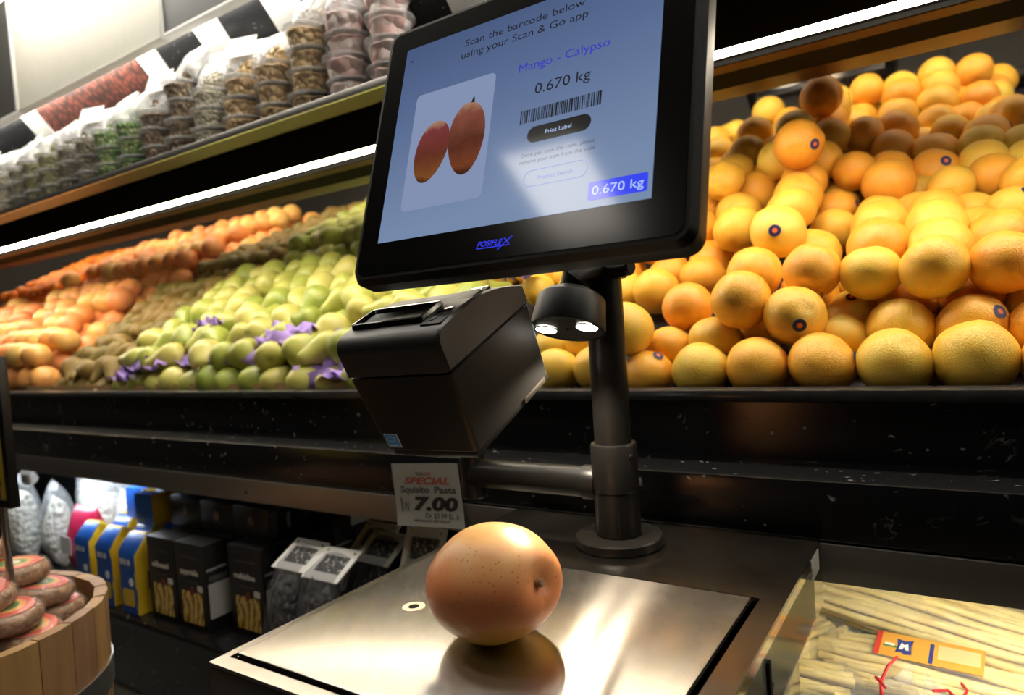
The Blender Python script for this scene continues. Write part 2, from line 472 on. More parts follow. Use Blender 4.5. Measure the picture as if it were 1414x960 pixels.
for a, b, mt in ((XL, -2.2016, M_WHITE), (-2.19, -1.4645, M_CREAM), (-1.4534, -0.645, M_WHITE), (-0.64, XR, M_CREAM)): part('sign_lower_edge', mt, (a, b, 0.891, 0.9133, 0.6837, 0.6914), bev=0.001)
for a, b in ((-2.2033, -2.1913), (-1.4637, -1.4534)): part('sign_side_edge', M_WHITE, (a, b, 0.8892, 0.9133, 0.6837, 1.118), bev=0.001)
part('cove_light_tube', glow('white_tube_light', (1.0, 0.95, 0.85), LED_COVE), (XL, XR, 0.9219, 0.934, 0.7026, 0.7086), bev=0.002)
part('light_box', glow('white_light_box', (1.0, 0.95, 0.86), LED_UPPER), (-2.1844, 0.172, 0.688, 0.8428, 0.946, 1.0148), bev=0.004)
# ------------------------------------------------------------------ the scale with its pedestal
SZ = -0.2815
scale = thing('checkout_scale', 'brushed stainless steel checkout scale with a mango on its plate', 'scale', (-0.356, 0.60, -1.2))
def spart(name, mat, *boxes, bev=0.0, seg=2):
    bm = new_bm()
    for b in boxes: box(bm, *b, bev=bev, seg=seg)
    return mk(name, bm, mat, scale)
SX0, SX1, SY0, SY1 = -0.566, -0.147, 0.338, 0.854
# top sheet of the housing as a frame round the plate well
bm = new_bm()
wx0, wx1, wy0, wy1 = -0.557, -0.170, 0.3525, 0.660
xs = [SX0, wx0, wx1, SX1]; ys = [SY0, wy0, wy1, SY1]
for i in range(3):
    for j in range(3):
        if i == 1 and j == 1: continue
        box(bm, xs[i], xs[i + 1], ys[j], ys[j + 1], SZ - 0.0035, SZ)
bmesh.ops.remove_doubles(bm, verts=bm.verts[:], dist=1e-5)
mk('housing_top', bm, M_STEEL, scale, ang=20)
spart('housing_front', M_STEEL, (SX0, SX1, SY0, SY0 + 0.004, -0.357, SZ - 0.0036), bev=0.0012)
spart('housing_side', M_STEEL, (SX0, SX0 + 0.004, SY0 + 0.0041, SY1, -0.357, SZ - 0.0036))
side = spart('polished_side', M_MIRRORSTEEL, (SX1 - 0.004, SX1, SY0 + 0.0041, SY1, -0.357, SZ - 0.0036))
spart('housing_back', M_STEEL, (SX0 + .0041, SX1 - .0041, SY1 - .004, SY1, -0.357, SZ - 0.0036))
spart('well_floor', M_BLACKMATTE, (SX0 + 0.005, SX1 - 0.005, SY0 + 0.005, SY1 - 0.005, -0.3575, -0.315))
# weighing plate
bm = new_bm()
box(bm, -0.5535, -0.1765, 0.3575, 0.6545, -0.2835, -0.2790, bev=0.0018, seg=2)
for a, b, c, d in ((-0.5535, -0.1765, 0.3578, 0.3592), (-0.5535, -0.1765, 0.6528, 0.6542), (-0.5533, -0.552, 0.3592, 0.6528), (-0.178, -0.1768, 0.3592, 0.6528)):
    box(bm, a, b, c, d, -0.296, -0.2832)
uvl = bm.loops.layers.uv.new('UVMap')
for f in bm.faces:
    for lp in f.loops: lp[uvl].uv = (lp.vert.co.x, lp.vert.co.y)
plate = mk('weighing_plate', bm, M_PLATE, scale)
# round spirit level with a pale ring
bm = new_bm(); lathe(bm, [(0.0055, 0), (0.0115, 0), (0.0115, 0.0006), (0.0055, 0.0006), (0.0055, 0)], 28, Matrix.Translation((-0.4690, 0.5005, -0.2790))); lv = mk('level_ring', bm, plain('pale_ring', (0.74, 0.55, 0.42), 0.5), plate)
bm = new_bm(); lathe(bm, [(0, 0), (0.0054, 0), (0.0054, 0.0005), (0, 0.0005)], 24, Matrix.Translation((-0.4690, 0.5005, -0.2790))); mk('level_window', bm, plain('dark_level_glass', (0.01, 0.012, 0.015), 0.1), plate)
# side sticker sheet and small black socket on the polished side
bm = new_bm(); box(bm, SX1 + 0.0002, SX1 + 0.0006, 0.50, 0.80, -0.354, -0.296)
mk('clear_sticker', bm, film('side_sticker_film', (0.75, 0.74, 0.66), 0.9, 0.15, 0.0), side)
bm = new_bm(); box(bm, SX1 + 0.0002, SX1 + 0.0006, 0.79, 0.835, -0.31, -0.286); mk('grey_sticker', bm, plain('grey_label', (0.35, 0.36, 0.36), 0.5), side)
bm = new_bm(); box(bm, SX1, SX1 + 0.003, 0.575, 0.582, -0.35, -0.30); mk('socket_slot', bm, M_BLACKMATTE, side)
bm = new_bm(); lathe(bm, [(0.0022, 0), (0.0035, 0), (0.0035, 0.0012), (0.0022, 0.0012), (0.0022, 0)], 16, Matrix.Translation((SX1, 0.592, -0.328)) @ Matrix.Rotation(R(90), 4, 'Y')); mk('screw', bm, M_BLACK, side)
spart('pedestal', M_MIRRORSTEEL, (SX0 + 0.02, SX1 - 0.02, SY0 + 0.02, 0.80, -1.2, -0.358), bev=0.002)

# ------------------------------------------------------------------ pole
PX, PY = -0.3600, 0.7570
pole = thing('equipment_pole', 'black metal pole with round base standing on the scale housing', 'pole', (PX, PY, SZ))
T = Matrix.Translation((PX, PY, 0))
bm = new_bm(); lathe(bm, [(0.052, SZ), (0.0535, SZ + 0.002), (0.0535, SZ + 0.0105), (0.052, SZ + 0.0125), (0.026, SZ + 0.0128)], 48, T); mk('base', bm, M_BLACK, pole)
bm = new_bm(); lathe(bm, [(0.0262, SZ + 0.0125), (0.0275, SZ + 0.014), (0.0275, -0.214), (0.0283, -0.213), (0.0283, -0.1585), (0.0270, -0.156), (0.0248, -0.156)], 40, T)
slv = mk('sleeve', bm, M_BLACK, pole)
bm = new_bm()
for a in (200, 300): tube(bm, [(PX + 0.0278 * math.cos(R(a)), PY + 0.0278 * math.sin(R(a)), z) for z in (SZ + 0.014, -0.216)], 0.0008, 6)
mk('sleeve_slot', bm, M_BLACKMATTE, slv)
bm = new_bm(); lathe(bm, [(0.0038, 0), (0.0038, 0.0025), (0.002, 0.003), (0, 0.003)], 12, T @ Matrix.Rotation(R(-18), 4, 'Z') @ Matrix.Translation((0.0275, 0, -0.171)) @ Matrix.Rotation(R(90), 4, 'Y')); mk('set_screw', bm, M_BLACK, slv)
bm = new_bm(); lathe(bm, [(0.0225, -0.158), (0.0225, 0.062), (0.0258, 0.063), (0.0258, 0.092), (0.0225, 0.093), (0.0225, 0.215), (0.0205, 0.218), (0, 0.218)], 40, T); mk('upper_tube', bm, M_BLACK, pole)
# side arm carrying the printer
bm = new_bm()
lathe(bm, [(0.0205, 0), (0.0215, 0.002), (0.0215, 0.020), (0.0200, 0.021), (0.0195, 0.021), (0.0195, 0.190), (0.018, 0.193), (0, 0.193)], 32, Matrix.Translation((PX - 0.022, PY, -0.2075)) @ Matrix.Rotation(R(-90), 4, 'Y'))
mk('side_arm', bm, M_BLACK, pole)
bm = new_bm(); lathe(bm, [(0.0, -0.242), (0.016, -0.242), (0.0175, -0.240), (0.0175, -0.050), (0.0165, -0.048), (0, -0.048)], 28, Matrix.Translation((-0.578, PY, 0)))
mk('arm_post', bm, M_BLACK, pole)
bm = new_bm(); tube(bm, [(-0.578, PY, -0.060), (-0.56, 0.725, -0.058), (-0.53, 0.70, -0.058), (-0.50, 0.665, -0.076)], [0.012, 0.012, 0.011, 0.010], 14)
mk('tilt_bracket', bm, M_BLACK, pole)

# ------------------------------------------------------------------ touch monitor
MON = Matrix.Translation((-0.5018, 0.5240, 0.0903)) @ Matrix.Rotation(R(72), 4, 'X')
mon = thing('touch_monitor', 'black touch monitor showing two mangoes and a barcode, on the pole', 'monitor', MON.to_translation(), MON.to_3x3())
# local space in metres: x along the screen, y up the screen, z out of it
def loft(bm, loops, mi=0, cap0=True, cap1=True):
    rings = [[bm.verts.new(p) for p in l] for l in loops]
    n = len(rings[0])
    for a, b in zip(rings, rings[1:]):
        for k in range(n):
            f = bm.faces.new((a[k], a[(k + 1) % n], b[(k + 1) % n], b[k])); f.material_index = mi
    if cap0: bm.faces.new(rings[0][::-1]).material_index = mi
    if cap1: bm.faces.new(rings[-1]).material_index = mi
def rr3(x0, x1, y0, y1, r, z, n=6): return [(x, y, z) for x, y in rrect(x0, x1, y0, y1, r, n)]
bm = new_bm()
bx0, bx1, by0, by1 = -0.034, 0.337, -0.043, 0.263
loft(bm, [rr3(bx0 + .03, bx1 - .03, by0 + .03, by1 - .03, 0.012, -0.052), rr3(bx0 + .012, bx1 - .012, by0 + .012, by1 - .012, 0.014, -0.040), rr3(bx0 + .0015, bx1 - .0015, by0 + .0015, by1 - .0015, 0.015, -0.030), rr3(bx0, bx1, by0, by1, 0.015, -0.026), rr3(bx0, bx1, by0, by1, 0.015, -0.008), rr3(bx0 + .005, bx1 - .005, by0 + .005, by1 - .005, 0.012, -0.0005), rr3(bx0 + .008, bx1 - .008, by0 + .008, by1 - .008, 0.011, -0.0003)])
body = mk('body', bm, M_BLACKPL, mon, local=True, ang=25)
bm = new_bm(); prism(bm, rrect(bx0 + .009, bx1 - .009, by0 + .009, by1 - .009, 0.010), -0.0004, 0.0004); mk('glass_bezel', bm, M_BLACKGLOSS, mon, local=True)
m = N('lit_screen')
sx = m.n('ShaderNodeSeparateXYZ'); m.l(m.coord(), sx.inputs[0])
view_fade = m.ramp(m.math('ADD', m.math('MULTIPLY', sx.outputs[1], 3.6), m.math('MULTIPLY', sx.outputs[0], -0.5)), [(0.0, (0.18, 0.255, 0.41)), (0.5, (0.095, 0.145, 0.285)), (0.95, (0.045, 0.075, 0.175))])  # panel's viewing-angle darkening painted into the emission, darker towards the top
m.set(Base_Color=(0.01, 0.01, 0.012), Roughness=0.09, Specular_IOR_Level=0.5, Emission_Color=view_fade, Emission_Strength=0.85)
M_SCREEN = m.m
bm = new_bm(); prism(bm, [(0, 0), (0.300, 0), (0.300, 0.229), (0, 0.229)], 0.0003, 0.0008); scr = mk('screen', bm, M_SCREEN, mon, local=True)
def lit(name, col, st=1.0, rough=0.09):
    q = N(name); q.set(Base_Color=(0.01, 0.01, 0.01), Roughness=rough, Specular_IOR_Level=0.5, Emission_Color=col, Emission_Strength=st); return q.m
E_DARK = lit('screen_dark', (0.010, 0.010, 0.012)); E_BLUE = lit('screen_blue', (0.035, 0.035, 0.42)); E_BADGE = lit('screen_badge', (0.03, 0.05, 0.75))
E_CARD = lit('screen_card', (0.19, 0.24, 0.38)); E_LIGHT = lit('screen_light_text', (0.42, 0.55, 0.85)); E_PILL = lit('screen_pill', (0.012, 0.012, 0.012)); E_PLINE = lit('screen_outline', (0.08, 0.14, 0.50)); E_GREY = lit('screen_grey_text', (0.06, 0.07, 0.10))
Z = lambda k: Matrix.Translation((0, 0, 0.0009 + 0.0001 * k))
def st(body_, x0, x1, y, h, mat, k=1, **kw): return text(body_, x0 / 1000, x1 / 1000, y / 1000, h / 1000, mat, scr, Z(k), name='screen_lettering', **kw)
st('Scan the barcode below', 82.8, 222.5, 207.5, 8.6, E_DARK)
st('using your Scan & Go app', 80.2, 227, 193.6, 8.6, E_DARK)
st('<', 7.5, 11.5, 209.5, 5.5, E_DARK)
st('Mango - Calypso', 155.6, 252, 155.2, 9.5, E_BLUE)
st('0.670 kg', 176.7, 235.1, 126.8, 11.5, E_DARK)
bm = new_bm(); bm.faces.new([bm.verts.new((x, y, 0.0009)) for x, y in rrect(0.0255, 0.1285, 0.0305, 0.1650, 0.006)]); mk('picture_card', bm, E_CARD, scr, local=True)
random.seed(5)
bm = new_bm(); x = 0.1636
while x < 0.2478:
    wd = random.choice((0.0006, 0.0009, 0.0013, 0.0019)); poly_face(bm, [(x, 0.0977, 0.001), (x + wd, 0.0977, 0.001), (x + wd, 0.1115, 0.001), (x, 0.1115, 0.001)]); x += wd + random.choice((0.0005, 0.0006, 0.0009, 0.0013))
mk('barcode', bm, E_DARK, scr, local=True)
bm = new_bm(); bm.faces.new([bm.verts.new((x, y, 0.001)) for x, y in rrect(0.1735, 0.2395, 0.0755, 0.0920, 0.0082)]); mk('print_button', bm, E_PILL, scr, local=True)
st('Print Label', 193, 220, 81.8, 4.4, E_LIGHT, 2)
st('Once you scan the code, please', 169, 244.7, 62.2, 4.1, E_GREY)
st('remove your item from the scale', 168.2, 245.3, 55.3, 4.1, E_GREY)
bm = new_bm()
o_ = rrect(0.1745, 0.2400, 0.0310, 0.0475, 0.0082); i_ = rrect(0.1751, 0.2394, 0.0316, 0.0469, 0.0076)
O = [bm.verts.new((x, y, 0.001)) for x, y in o_]; I = [bm.verts.new((x, y, 0.001)) for x, y in i_]
for k in range(len(O)): bm.faces.new((O[k], O[(k + 1) % len(O)], I[(k + 1) % len(O)], I[k]))
mk('search_button', bm, E_PLINE, scr, local=True)
st('Product Search', 189.1, 225.1, 36.8, 4.4, E_PLINE)
bm = new_bm(); bm.faces.new([bm.verts.new((x, y, 0.001)) for x, y in rrect(0.2425, 0.2962, 0.0070, 0.0238, 0.0018)]); mk('weight_badge', bm, E_BADGE, scr, local=True)
st('0.670 kg', 246.2, 292.8, 11.6, 8.6, E_LIGHT, 2)
# the picture of the two mangoes, flat on the screen
def mango_print(name, cx, cy, rx, ry, tilt, mat, k, stem=False):
    bm = new_bm(); pts = []
    for i in range(40):
        a = 2 * math.pi * i / 40
        px, py = rx * math.cos(a) * (1 + 0.10 * math.sin(a)), ry * math.sin(a)
        pts.append((cx + px * math.cos(tilt) - py * math.sin(tilt), cy + px * math.sin(tilt) + py * math.cos(tilt), 0.001 + 0.00008 * k))
    bm.faces.new([bm.verts.new(p) for p in pts])
    o = mk(name, bm, mat, scr, local=True)
    if stem:
        bm = new_bm(); poly_face(bm, [(cx + .001, cy + ry * .97, 0.0013), (cx + .0055, cy + ry * .97, 0.0013), (cx + .0045, cy + ry + .005, 0.0013), (cx + .003, cy + ry + .005, 0.0013)]); mk('printed_stem', bm, E_DARK, scr, local=True)
def mango_pic(name, cx, cy, rx, ry, top, mid, low):
    q = N(name); s = q.n('ShaderNodeSeparateXYZ'); q.l(q.coord(), s.inputs[0])
    fy = q.math('DIVIDE', q.math('SUBTRACT', s.outputs[1], cy - ry), 2 * ry)
    fy = q.math('ADD', fy, q.math('MULTIPLY', q.math('SUBTRACT', q.noise(60, 3, 0.6, q.coord()), 0.5), 0.35))
    c = q.ramp(fy, [(0.0, tuple(v * .3 for v in low)), (0.12, low), (0.45, mid), (0.85, top), (1.0, (0.30, 0.16, 0.10))])
    q.set(Base_Color=(0.01, 0.01, 0.01), Roughness=0.09, Emission_Color=c, Emission_Strength=1.0); return q.m
mango_print('printed_mango', 0.0562, 0.0930, 0.0215, 0.0345, R(-12), mango_pic('printed_mango_small', 0.0562, 0.0930, 0.02, 0.0345, (0.155, 0.030, 0.030), (0.10, 0.022, 0.012), (0.16, 0.055, 0.012)), 1)
mango_print('printed_mango', 0.1005, 0.0985, 0.0225, 0.0400, R(2), mango_pic('printed_mango_large', 0.1005, 0.0985, 0.02, 0.04, (0.18, 0.055, 0.035), (0.075, 0.018, 0.010), (0.14, 0.035, 0.012)), 2, True)
# maker's mark on the chin and glass edge line
E_LOGO = lit('logo_blue', (0.035, 0.045, 0.72), 1.0)
text('POSIFLE', 0.1300, 0.1590, -0.0208, 0.0056, E_LOGO, mon, Matrix.Translation((0, 0, 0.0006)), name='maker_mark', shear=0.35, bold=0.01)
bm = new_bm()
poly_face(bm, [(0.1295, -0.0228, 0.0006), (0.1665, -0.0228, 0.0006), (0.1668, -0.0219, 0.0006), (0.1297, -0.0219, 0.0006)])
poly_face(bm, [(0.1530, -0.0260, 0.0007), (0.1545, -0.0260, 0.0007), (0.1695, -0.0142, 0.0007), (0.1678, -0.0142, 0.0007)])
poly_face(bm, [(0.1598, -0.0152, 0.0007), (0.1612, -0.0152, 0.0007), (0.1668, -0.0212, 0.0007), (0.1652, -0.0212, 0.0007)])
mk('maker_mark_stroke', bm, E_LOGO, mon, local=True)
# mount behind the monitor
bm = new_bm(); box(bm, 0.105, 0.185, 0.075, 0.155, -0.062, -0.051, bev=0.003); mk('mount_plate', bm, M_BLACK, mon, local=True)
mc = MON @ Vector((0.145, 0.115, -0.06))
bm = new_bm(); tube(bm, [mc, mc + Vector((0, 0.03, -0.005)), Vector((PX, PY - 0.05, 0.19)), Vector((PX, PY - 0.021, 0.19))], [0.02, 0.02, 0.017, 0.017], 16); mk('mount_arm', bm, M_BLACK, mon)

# ------------------------------------------------------------------ receipt printer
PR = Matrix.Rotation(-0.0337, 3, 'Z') @ Matrix.Rotation(0.4331, 3, 'X') @ Matrix.Rotation(-0.0316, 3, 'Y')
prn = thing('receipt_printer', 'black receipt printer tilted forward on the side arm beside the pole', 'printer', (-0.4585, 0.5304, -0.1271), PR)
PH, PD, PWT, PWB, HS = 0.1318, 0.1529, 0.145, 0.1255, 0.0897
def pw(z): return PWB + (PWT - PWB) * z / PH
def prof(z, inset=0.0, y0=0.0, y1=PD, r=0.006):
    h = pw(z) / 2 - inset
    return [(x, y, z) for x, y in rrect(-h, h, y0 + inset, y1 - inset, r, 4)]
bm = new_bm()
loft(bm, [prof(0.0, 0.002), prof(0.002), prof(0.03), prof(HS - 0.0018), prof(HS - 0.001, 0.0018)])
mk('lower_case', bm, M_BLACKPL, prn, local=True, ang=25)
# upper case: side outline with a rounded front edge and a top that falls away at the back
out = [(0.0, HS + 0.001), (0.0, PH - 0.016)]
for k in range(1, 7):
    a = R(90 * k / 6); out.append((0.016 - 0.016 * math.cos(a), PH - 0.016 + 0.016 * math.sin(a)))
for k in range(1, 9):
    t_ = k / 8; out.append((0.016 + (PD - 0.016) * t_, PH - 0.0225 * max(0, (t_ - 0.25) / 0.75) ** 1.7 + 0.004 * math.sin(math.pi * t_)))
out.append((PD, HS + 0.001))
bm = new_bm()
hw = pw(PH * .85) / 2
def side_loop(x, inset):
    cy = sum(p[0] for p in out) / len(out); cz = sum(p[1] for p in out) / len(out)
    L_ = []
    for y, z in out:
        dy, dz = cy - y, cz - z; d = math.hypot(dy, dz)
        L_.append((x, y + dy / d * inset, z + dz / d * inset))
    return L_
loft(bm, [side_loop(-hw, 0.003), side_loop(-hw + 0.003, 0.0), side_loop(hw - 0.003, 0.0), side_loop(hw, 0.003)])
mk('upper_case', bm, plain('printer_cover_plastic', (0.020, 0.0185, 0.018), 0.45, grain=0.3, scale=500), prn, local=True, ang=28)
# paper exit frame on the top
bm = new_bm()
def exit_loop(z, gx, gy): return rr3(-0.060 - gx, 0.034 + gx, 0.028 - gy, 0.062 + gy, 0.003, z, 3)
loft(bm, [exit_loop(PH - 0.003, .004, .004), exit_loop(PH + 0.0062, 0.002, 0.002), exit_loop(PH + 0.0065, -0.0005, -0.0005), exit_loop(PH + 0.0020, -0.0045, -0.005)], cap0=False)
mk('paper_exit', bm, M_BLACKGLOSS, prn, local=True)
bm = new_bm(); box(bm, 0.040, 0.066, 0.018, 0.092, PH - 0.002, PH + 0.0022, bev=0.001); cp = mk('control_panel', bm, M_BLACKPL, prn, local=True)
bm = new_bm(); box(bm, 0.043, 0.062, 0.041, 0.052, PH + 0.0015, PH + 0.0030, bev=0.0005); mk('feed_window', bm, M_BLACKGLOSS, cp, local=True)
bm = new_bm(); lathe(bm, [(0, 0), (0.0045, 0), (0.0045, 0.001), (0.004, 0.0013), (0, 0.0013)], 20, Matrix.Translation((0.049, 0.029, PH + 0.0018))); mk('feed_button', bm, M_BLACKPL, cp, local=True)
bm = new_bm(); box(bm, 0.045, 0.064, 0.092, 0.108, PH - 0.008, PH - 0.0010, bev=0.001); lt_ = mk('cover_latch', bm, M_BLACKGLOSS, prn, local=True)
bm = new_bm(); box(bm, 0.047, 0.060, 0.097, 0.103, PH - 0.0012, PH + 0.0004, bev=0.0006); mk('latch_tab', bm, plain('latch_chrome', (0.75, 0.75, 0.75), 0.2, 1.0), lt_, local=True)
bm = new_bm()
for s in (-1, 1): tube(bm, [(s * (pw(HS) / 2 + .0002), 0.004, HS), (s * (pw(HS) / 2 + .0002), PD - 0.004, HS)], 0.0006, 6)
mk('case_seam', bm, M_BLACKGLOSS, prn, local=True)
bm = new_bm(); box(bm, -0.056, -0.0365, -0.0006, -0.0001, 0.0045, 0.0215)
stk = mk('blue_sticker', bm, plain('sticker_border', (0.62, 0.66, 0.70), 0.5), prn, local=True)
bm = new_bm(); box(bm, -0.0550, -0.0375, -0.0009, -0.0005, 0.0056, 0.0205); mk('sticker_print', bm, plain('sticker_blue', (0.05, 0.28, 0.68), 0.5), stk, local=True)
bm = new_bm(); tube(bm, [(-0.0525 + 0.0115 * (0.5 - 0.5 * math.cos(a)), -0.0010, 0.0155 + 0.0030 * math.sin(a)) for a in [R(20 + 300 * i / 16) for i in range(17)]], 0.0005, 5)
box(bm, -0.0515, -0.0400, -0.0012, -0.0009, 0.0066, 0.0085)
mk('sticker_emblem', bm, plain('sticker_pale', (0.45, 0.62, 0.80), 0.5), stk, local=True)
bm = new_bm(); box(bm, -0.058, 0.058, 0.004, PD + 0.004, -0.009, -0.0002, bev=0.002); mk('base_plate', bm, M_BLACK, prn, local=True)
bm = new_bm(); box(bm, 0.0585, 0.0615, 0.100, 0.145, -0.006, 0.002, bev=0.0008); mk('side_clip', bm, plain('clip_steel', (0.45, 0.42, 0.38), 0.3, 1.0), prn, local=True)

# ------------------------------------------------------------------ lamp head on the pole
HR = Matrix.Rotation(R(-22), 3, 'X')       # its face looks down and a little towards the plate
HC = Vector((-0.3760, 0.690, -0.0140))     # middle of the lower face
lamp = thing('lamp_head', 'black round lamp head with two lit spots clamped to the pole', 'lamp', HC, HR)
bm = new_bm(); lathe(bm, [(0.0, 0.0015), (0.0405, 0.0015), (0.0412, 0.0), (0.0430, 0.0004), (0.0434, 0.003), (0.0400, 0.0365), (0.0385, 0.0385), (0.036, 0.0395), (0.034, 0.0425), (0.022, 0.0490), (0.014, 0.0510), (0, 0.0510)], 48)
mk('shell', bm, M_BLACKPL, lamp, local=True, ang=40)
E_SPOT = glow('spot_glass', (1.0, 0.93, 0.80), 22.0)
LAMPS = []
for sx_ in (-0.0265, 0.0265):
    bm = new_bm(); lathe(bm, [(0.0, -0.0006), (0.0118, -0.0006), (0.0124, 0.0016)], 28, Matrix.Translation((sx_, -0.004, 0))); mk('spot_lens', bm, E_SPOT, lamp, local=True)
    bm = new_bm(); lathe(bm, [(0.0124, 0.0010), (0.0124, -0.0004), (0.0134, -0.0004), (0.0134, 0.0010)], 28, Matrix.Translation((sx_, -0.004, 0))); mk('spot_rim', bm, M_BLACKGLOSS, lamp, local=True)
    p = HC + HR @ Vector((sx_, -0.004, -0.003))
    LAMPS.append(spot('lamp_spot_light', p, p + Matrix.Rotation(R(-15), 3, 'X') @ Vector((0.0, 0.0, -1)), LAMP_W, 108, 0.45, 0.009, (1.0, 0.86, 0.66)))
bm = new_bm(); lathe(bm, [(0.0, 0.001), (0.0022, 0.001), (0.0022, -0.0001), (0, -0.0001)], 16); mk('camera_window', bm, M_BLACKGLOSS, lamp, local=True)
neck0 = HC + HR @ Vector((0.0, 0.0, 0.046))
bm = new_bm(); tube(bm, [neck0, neck0 + HR @ Vector((0.002, -0.001, 0.012)), Vector((-0.368, 0.700, 0.048)), Vector((-0.362, 0.714, 0.054)), Vector((-0.360, 0.730, 0.054))], [0.0185, 0.0165, 0.0155, 0.0145, 0.0135], 20); mk('neck', bm, M_BLACKPL, lamp)
bm = new_bm(); lathe(bm, [(0.0228, 0.043), (0.0285, 0.043), (0.0295, 0.045), (0.0295, 0.060), (0.0285, 0.062), (0.0228, 0.062)], 36, T); mk('clamp_ring', bm, M_BLACK, lamp)
bm = new_bm(); tube(bm, [(-0.338, 0.738, 0.0525), (-0.312, 0.728, 0.0525), (-0.309, 0.727, 0.0525)], [0.0095, 0.0095, 0.007], 16); mk('clamp_knob', bm, M_BLACK, lamp)
# ------------------------------------------------------------------ fruit materials
def fruit_mat(name, stops, bump=0.25, bscale=220.0, rough=0.42, blot=6.0, speck=None, sss=0.0):
    q = N(name); v = q.shift(q.coord())
    f = q.math('ADD', q.math('MULTIPLY', q.noise(blot, 3, 0.55, v), 0.62), q.math('MULTIPLY', q.rand(), 0.58))
    c = q.ramp(f, stops)
    if speck:
        vo = q.voro(speck[0], v)
        c = q.mix(q.ramp(vo.outputs['Distance'], [(0.0, (speck[2],) * 3), (speck[3], (0, 0, 0))]), c, speck[1])
    q.set(Base_Color=c, Roughness=rough)
    if bump: q.bump(q.noise(bscale, 2, 0.5, q.coord()), bump, 0.004)
    return q.m
M_ORANGE = fruit_mat('orange_peel', [(0.22, (0.78, 0.58, 0.09)), (0.45, (0.86, 0.53, 0.065)), (0.7, (0.87, 0.44, 0.045)), (0.95, (0.85, 0.35, 0.035))], 0.30, 26, 0.38, 1.7)
M_PEAR = fruit_mat('green_pear_skin', [(0.2, (0.20, 0.29, 0.04)), (0.5, (0.38, 0.42, 0.08)), (0.85, (0.54, 0.50, 0.14))], 0.06, 14, 0.40, 3.0, (60, (0.16, 0.17, 0.03), 0.5, 0.22))
M_BOSC = fruit_mat('brown_pear_skin', [(0.2, (0.13, 0.11, 0.018)), (0.55, (0.20, 0.14, 0.025)), (0.9, (0.25, 0.15, 0.035))], 0.1, 18, 0.6, 3.0, (55, (0.26, 0.19, 0.07), 0.5, 0.22))
M_GRAPE = fruit_mat('grapefruit_peel', [(0.15, (0.80, 0.62, 0.20)), (0.45, (0.82, 0.44, 0.12)), (0.7, (0.80, 0.32, 0.10)), (0.95, (0.76, 0.24, 0.10))], 0.2, 24, 0.40, 1.6)
M_MAND = fruit_mat('mandarin_peel', [(0.2, (0.82, 0.28, 0.02)), (0.6, (0.80, 0.20, 0.012)), (0.95, (0.72, 0.15, 0.010))], 0.2, 22, 0.36, 1.6)
M_STEM = plain('fruit_stem', (0.10, 0.065, 0.03), 0.8)
def globe(name, mat, squash=0.94, navel=0.08, seed=0, seg=26, rings=16):
    bm = new_bm()
    bmesh.ops.create_uvsphere(bm, u_segments=seg, v_segments=rings, radius=1.0)
    for v in bm.verts:
        d = v.co.normalized()
        lump = 1 + 0.045 * noise.noise(d * 1.3 + Vector((seed * 7.1, 0, 0))) + 0.012 * noise.noise(d * 4 + Vector((0, seed * 3.3, 0)))
        a = math.acos(max(-1, min(1, d.z)))
        dim = 1 - navel * math.exp(-(a / 0.16) ** 2) - 0.03 * math.exp(-((math.pi - a) / 0.22) ** 2)
        v.co = Vector((d.x * lump, d.y * lump, d.z * lump * squash * dim))
    me_o = mk(name, bm, mat, local=True)
    me = me_o.data; bpy.data.objects.remove(me_o)
    return me
ME_OR = [globe('navel_orange', M_ORANGE, s, nv, i) for i, (s, nv) in enumerate(((0.93, 0.10), (0.96, 0.05), (0.99, 0.07), (0.90, 0.10)))]
ME_GR = [globe('grapefruit', M_GRAPE, s, 0.05, i + 9, 22, 14) for i, s in enumerate((0.90, 0.94, 0.87))]
ME_MA = [globe('mandarin', M_MAND, s, 0.10, i + 20, 20, 12) for i, s in enumerate((0.80, 0.86))]
def pear_mesh(name, mat, prof_, seed, seg=18):
    """lathe from blossom end to stem, gently bent; length 1 along z"""
    bm = new_bm()
    def warp(c):
        b = 0.05 * math.sin(seed * 2.3) * c.z * c.z
        k = 1 + 0.06 * noise.noise(Vector((c.x * 3, c.y * 3, c.z * 3 + seed * 5)))
        return Vector((c.x * k + b, c.y * k + 0.04 * math.cos(seed * 1.7) * c.z * c.z, c.z))
    lathe(bm, prof_, seg, None, 0, warp)
    o = mk(name, bm, mat, local=True, ang=80); me = o.data; bpy.data.objects.remove(o); return me
P_FAT = [(0, 0.035), (0.07, 0.01), (0.16, 0.0), (0.27, 0.05), (0.345, 0.14), (0.375, 0.26), (0.365, 0.38), (0.32, 0.50), (0.255, 0.62), (0.205, 0.73), (0.175, 0.83), (0.14, 0.91), (0.08, 0.965), (0, 0.97)]
P_ROUND = [(0, 0.03), (0.09, 0.005), (0.2, 0.0), (0.33, 0.07), (0.41, 0.18), (0.435, 0.31), (0.42, 0.45), (0.36, 0.58), (0.285, 0.70), (0.23, 0.80), (0.18, 0.89), (0.10, 0.955), (0, 0.96)]
P_LONG = [(0, 0.03), (0.06, 0.008), (0.13, 0.0), (0.22, 0.05), (0.285, 0.14), (0.305, 0.25), (0.29, 0.37), (0.245, 0.50), (0.19, 0.62), (0.15, 0.73), (0.125, 0.84), (0.10, 0.92), (0.06, 0.975), (0, 0.98)]
ME_PE = [pear_mesh('green_pear', M_PEAR, p, s) for p, s in ((P_FAT, 1), (P_ROUND, 2), (P_FAT, 3.4), (P_ROUND, 4.2))]
ME_BO = [pear_mesh('brown_pear', M_BOSC, P_LONG, s, 16) for s in (1.2, 2.6, 4.4)]
bm = new_bm(); tube(bm, [(0, 0, 0.94), (0.01, 0.0, 1.05), (0.035, 0.01, 1.16)], [0.035, 0.026, 0.036], 7)
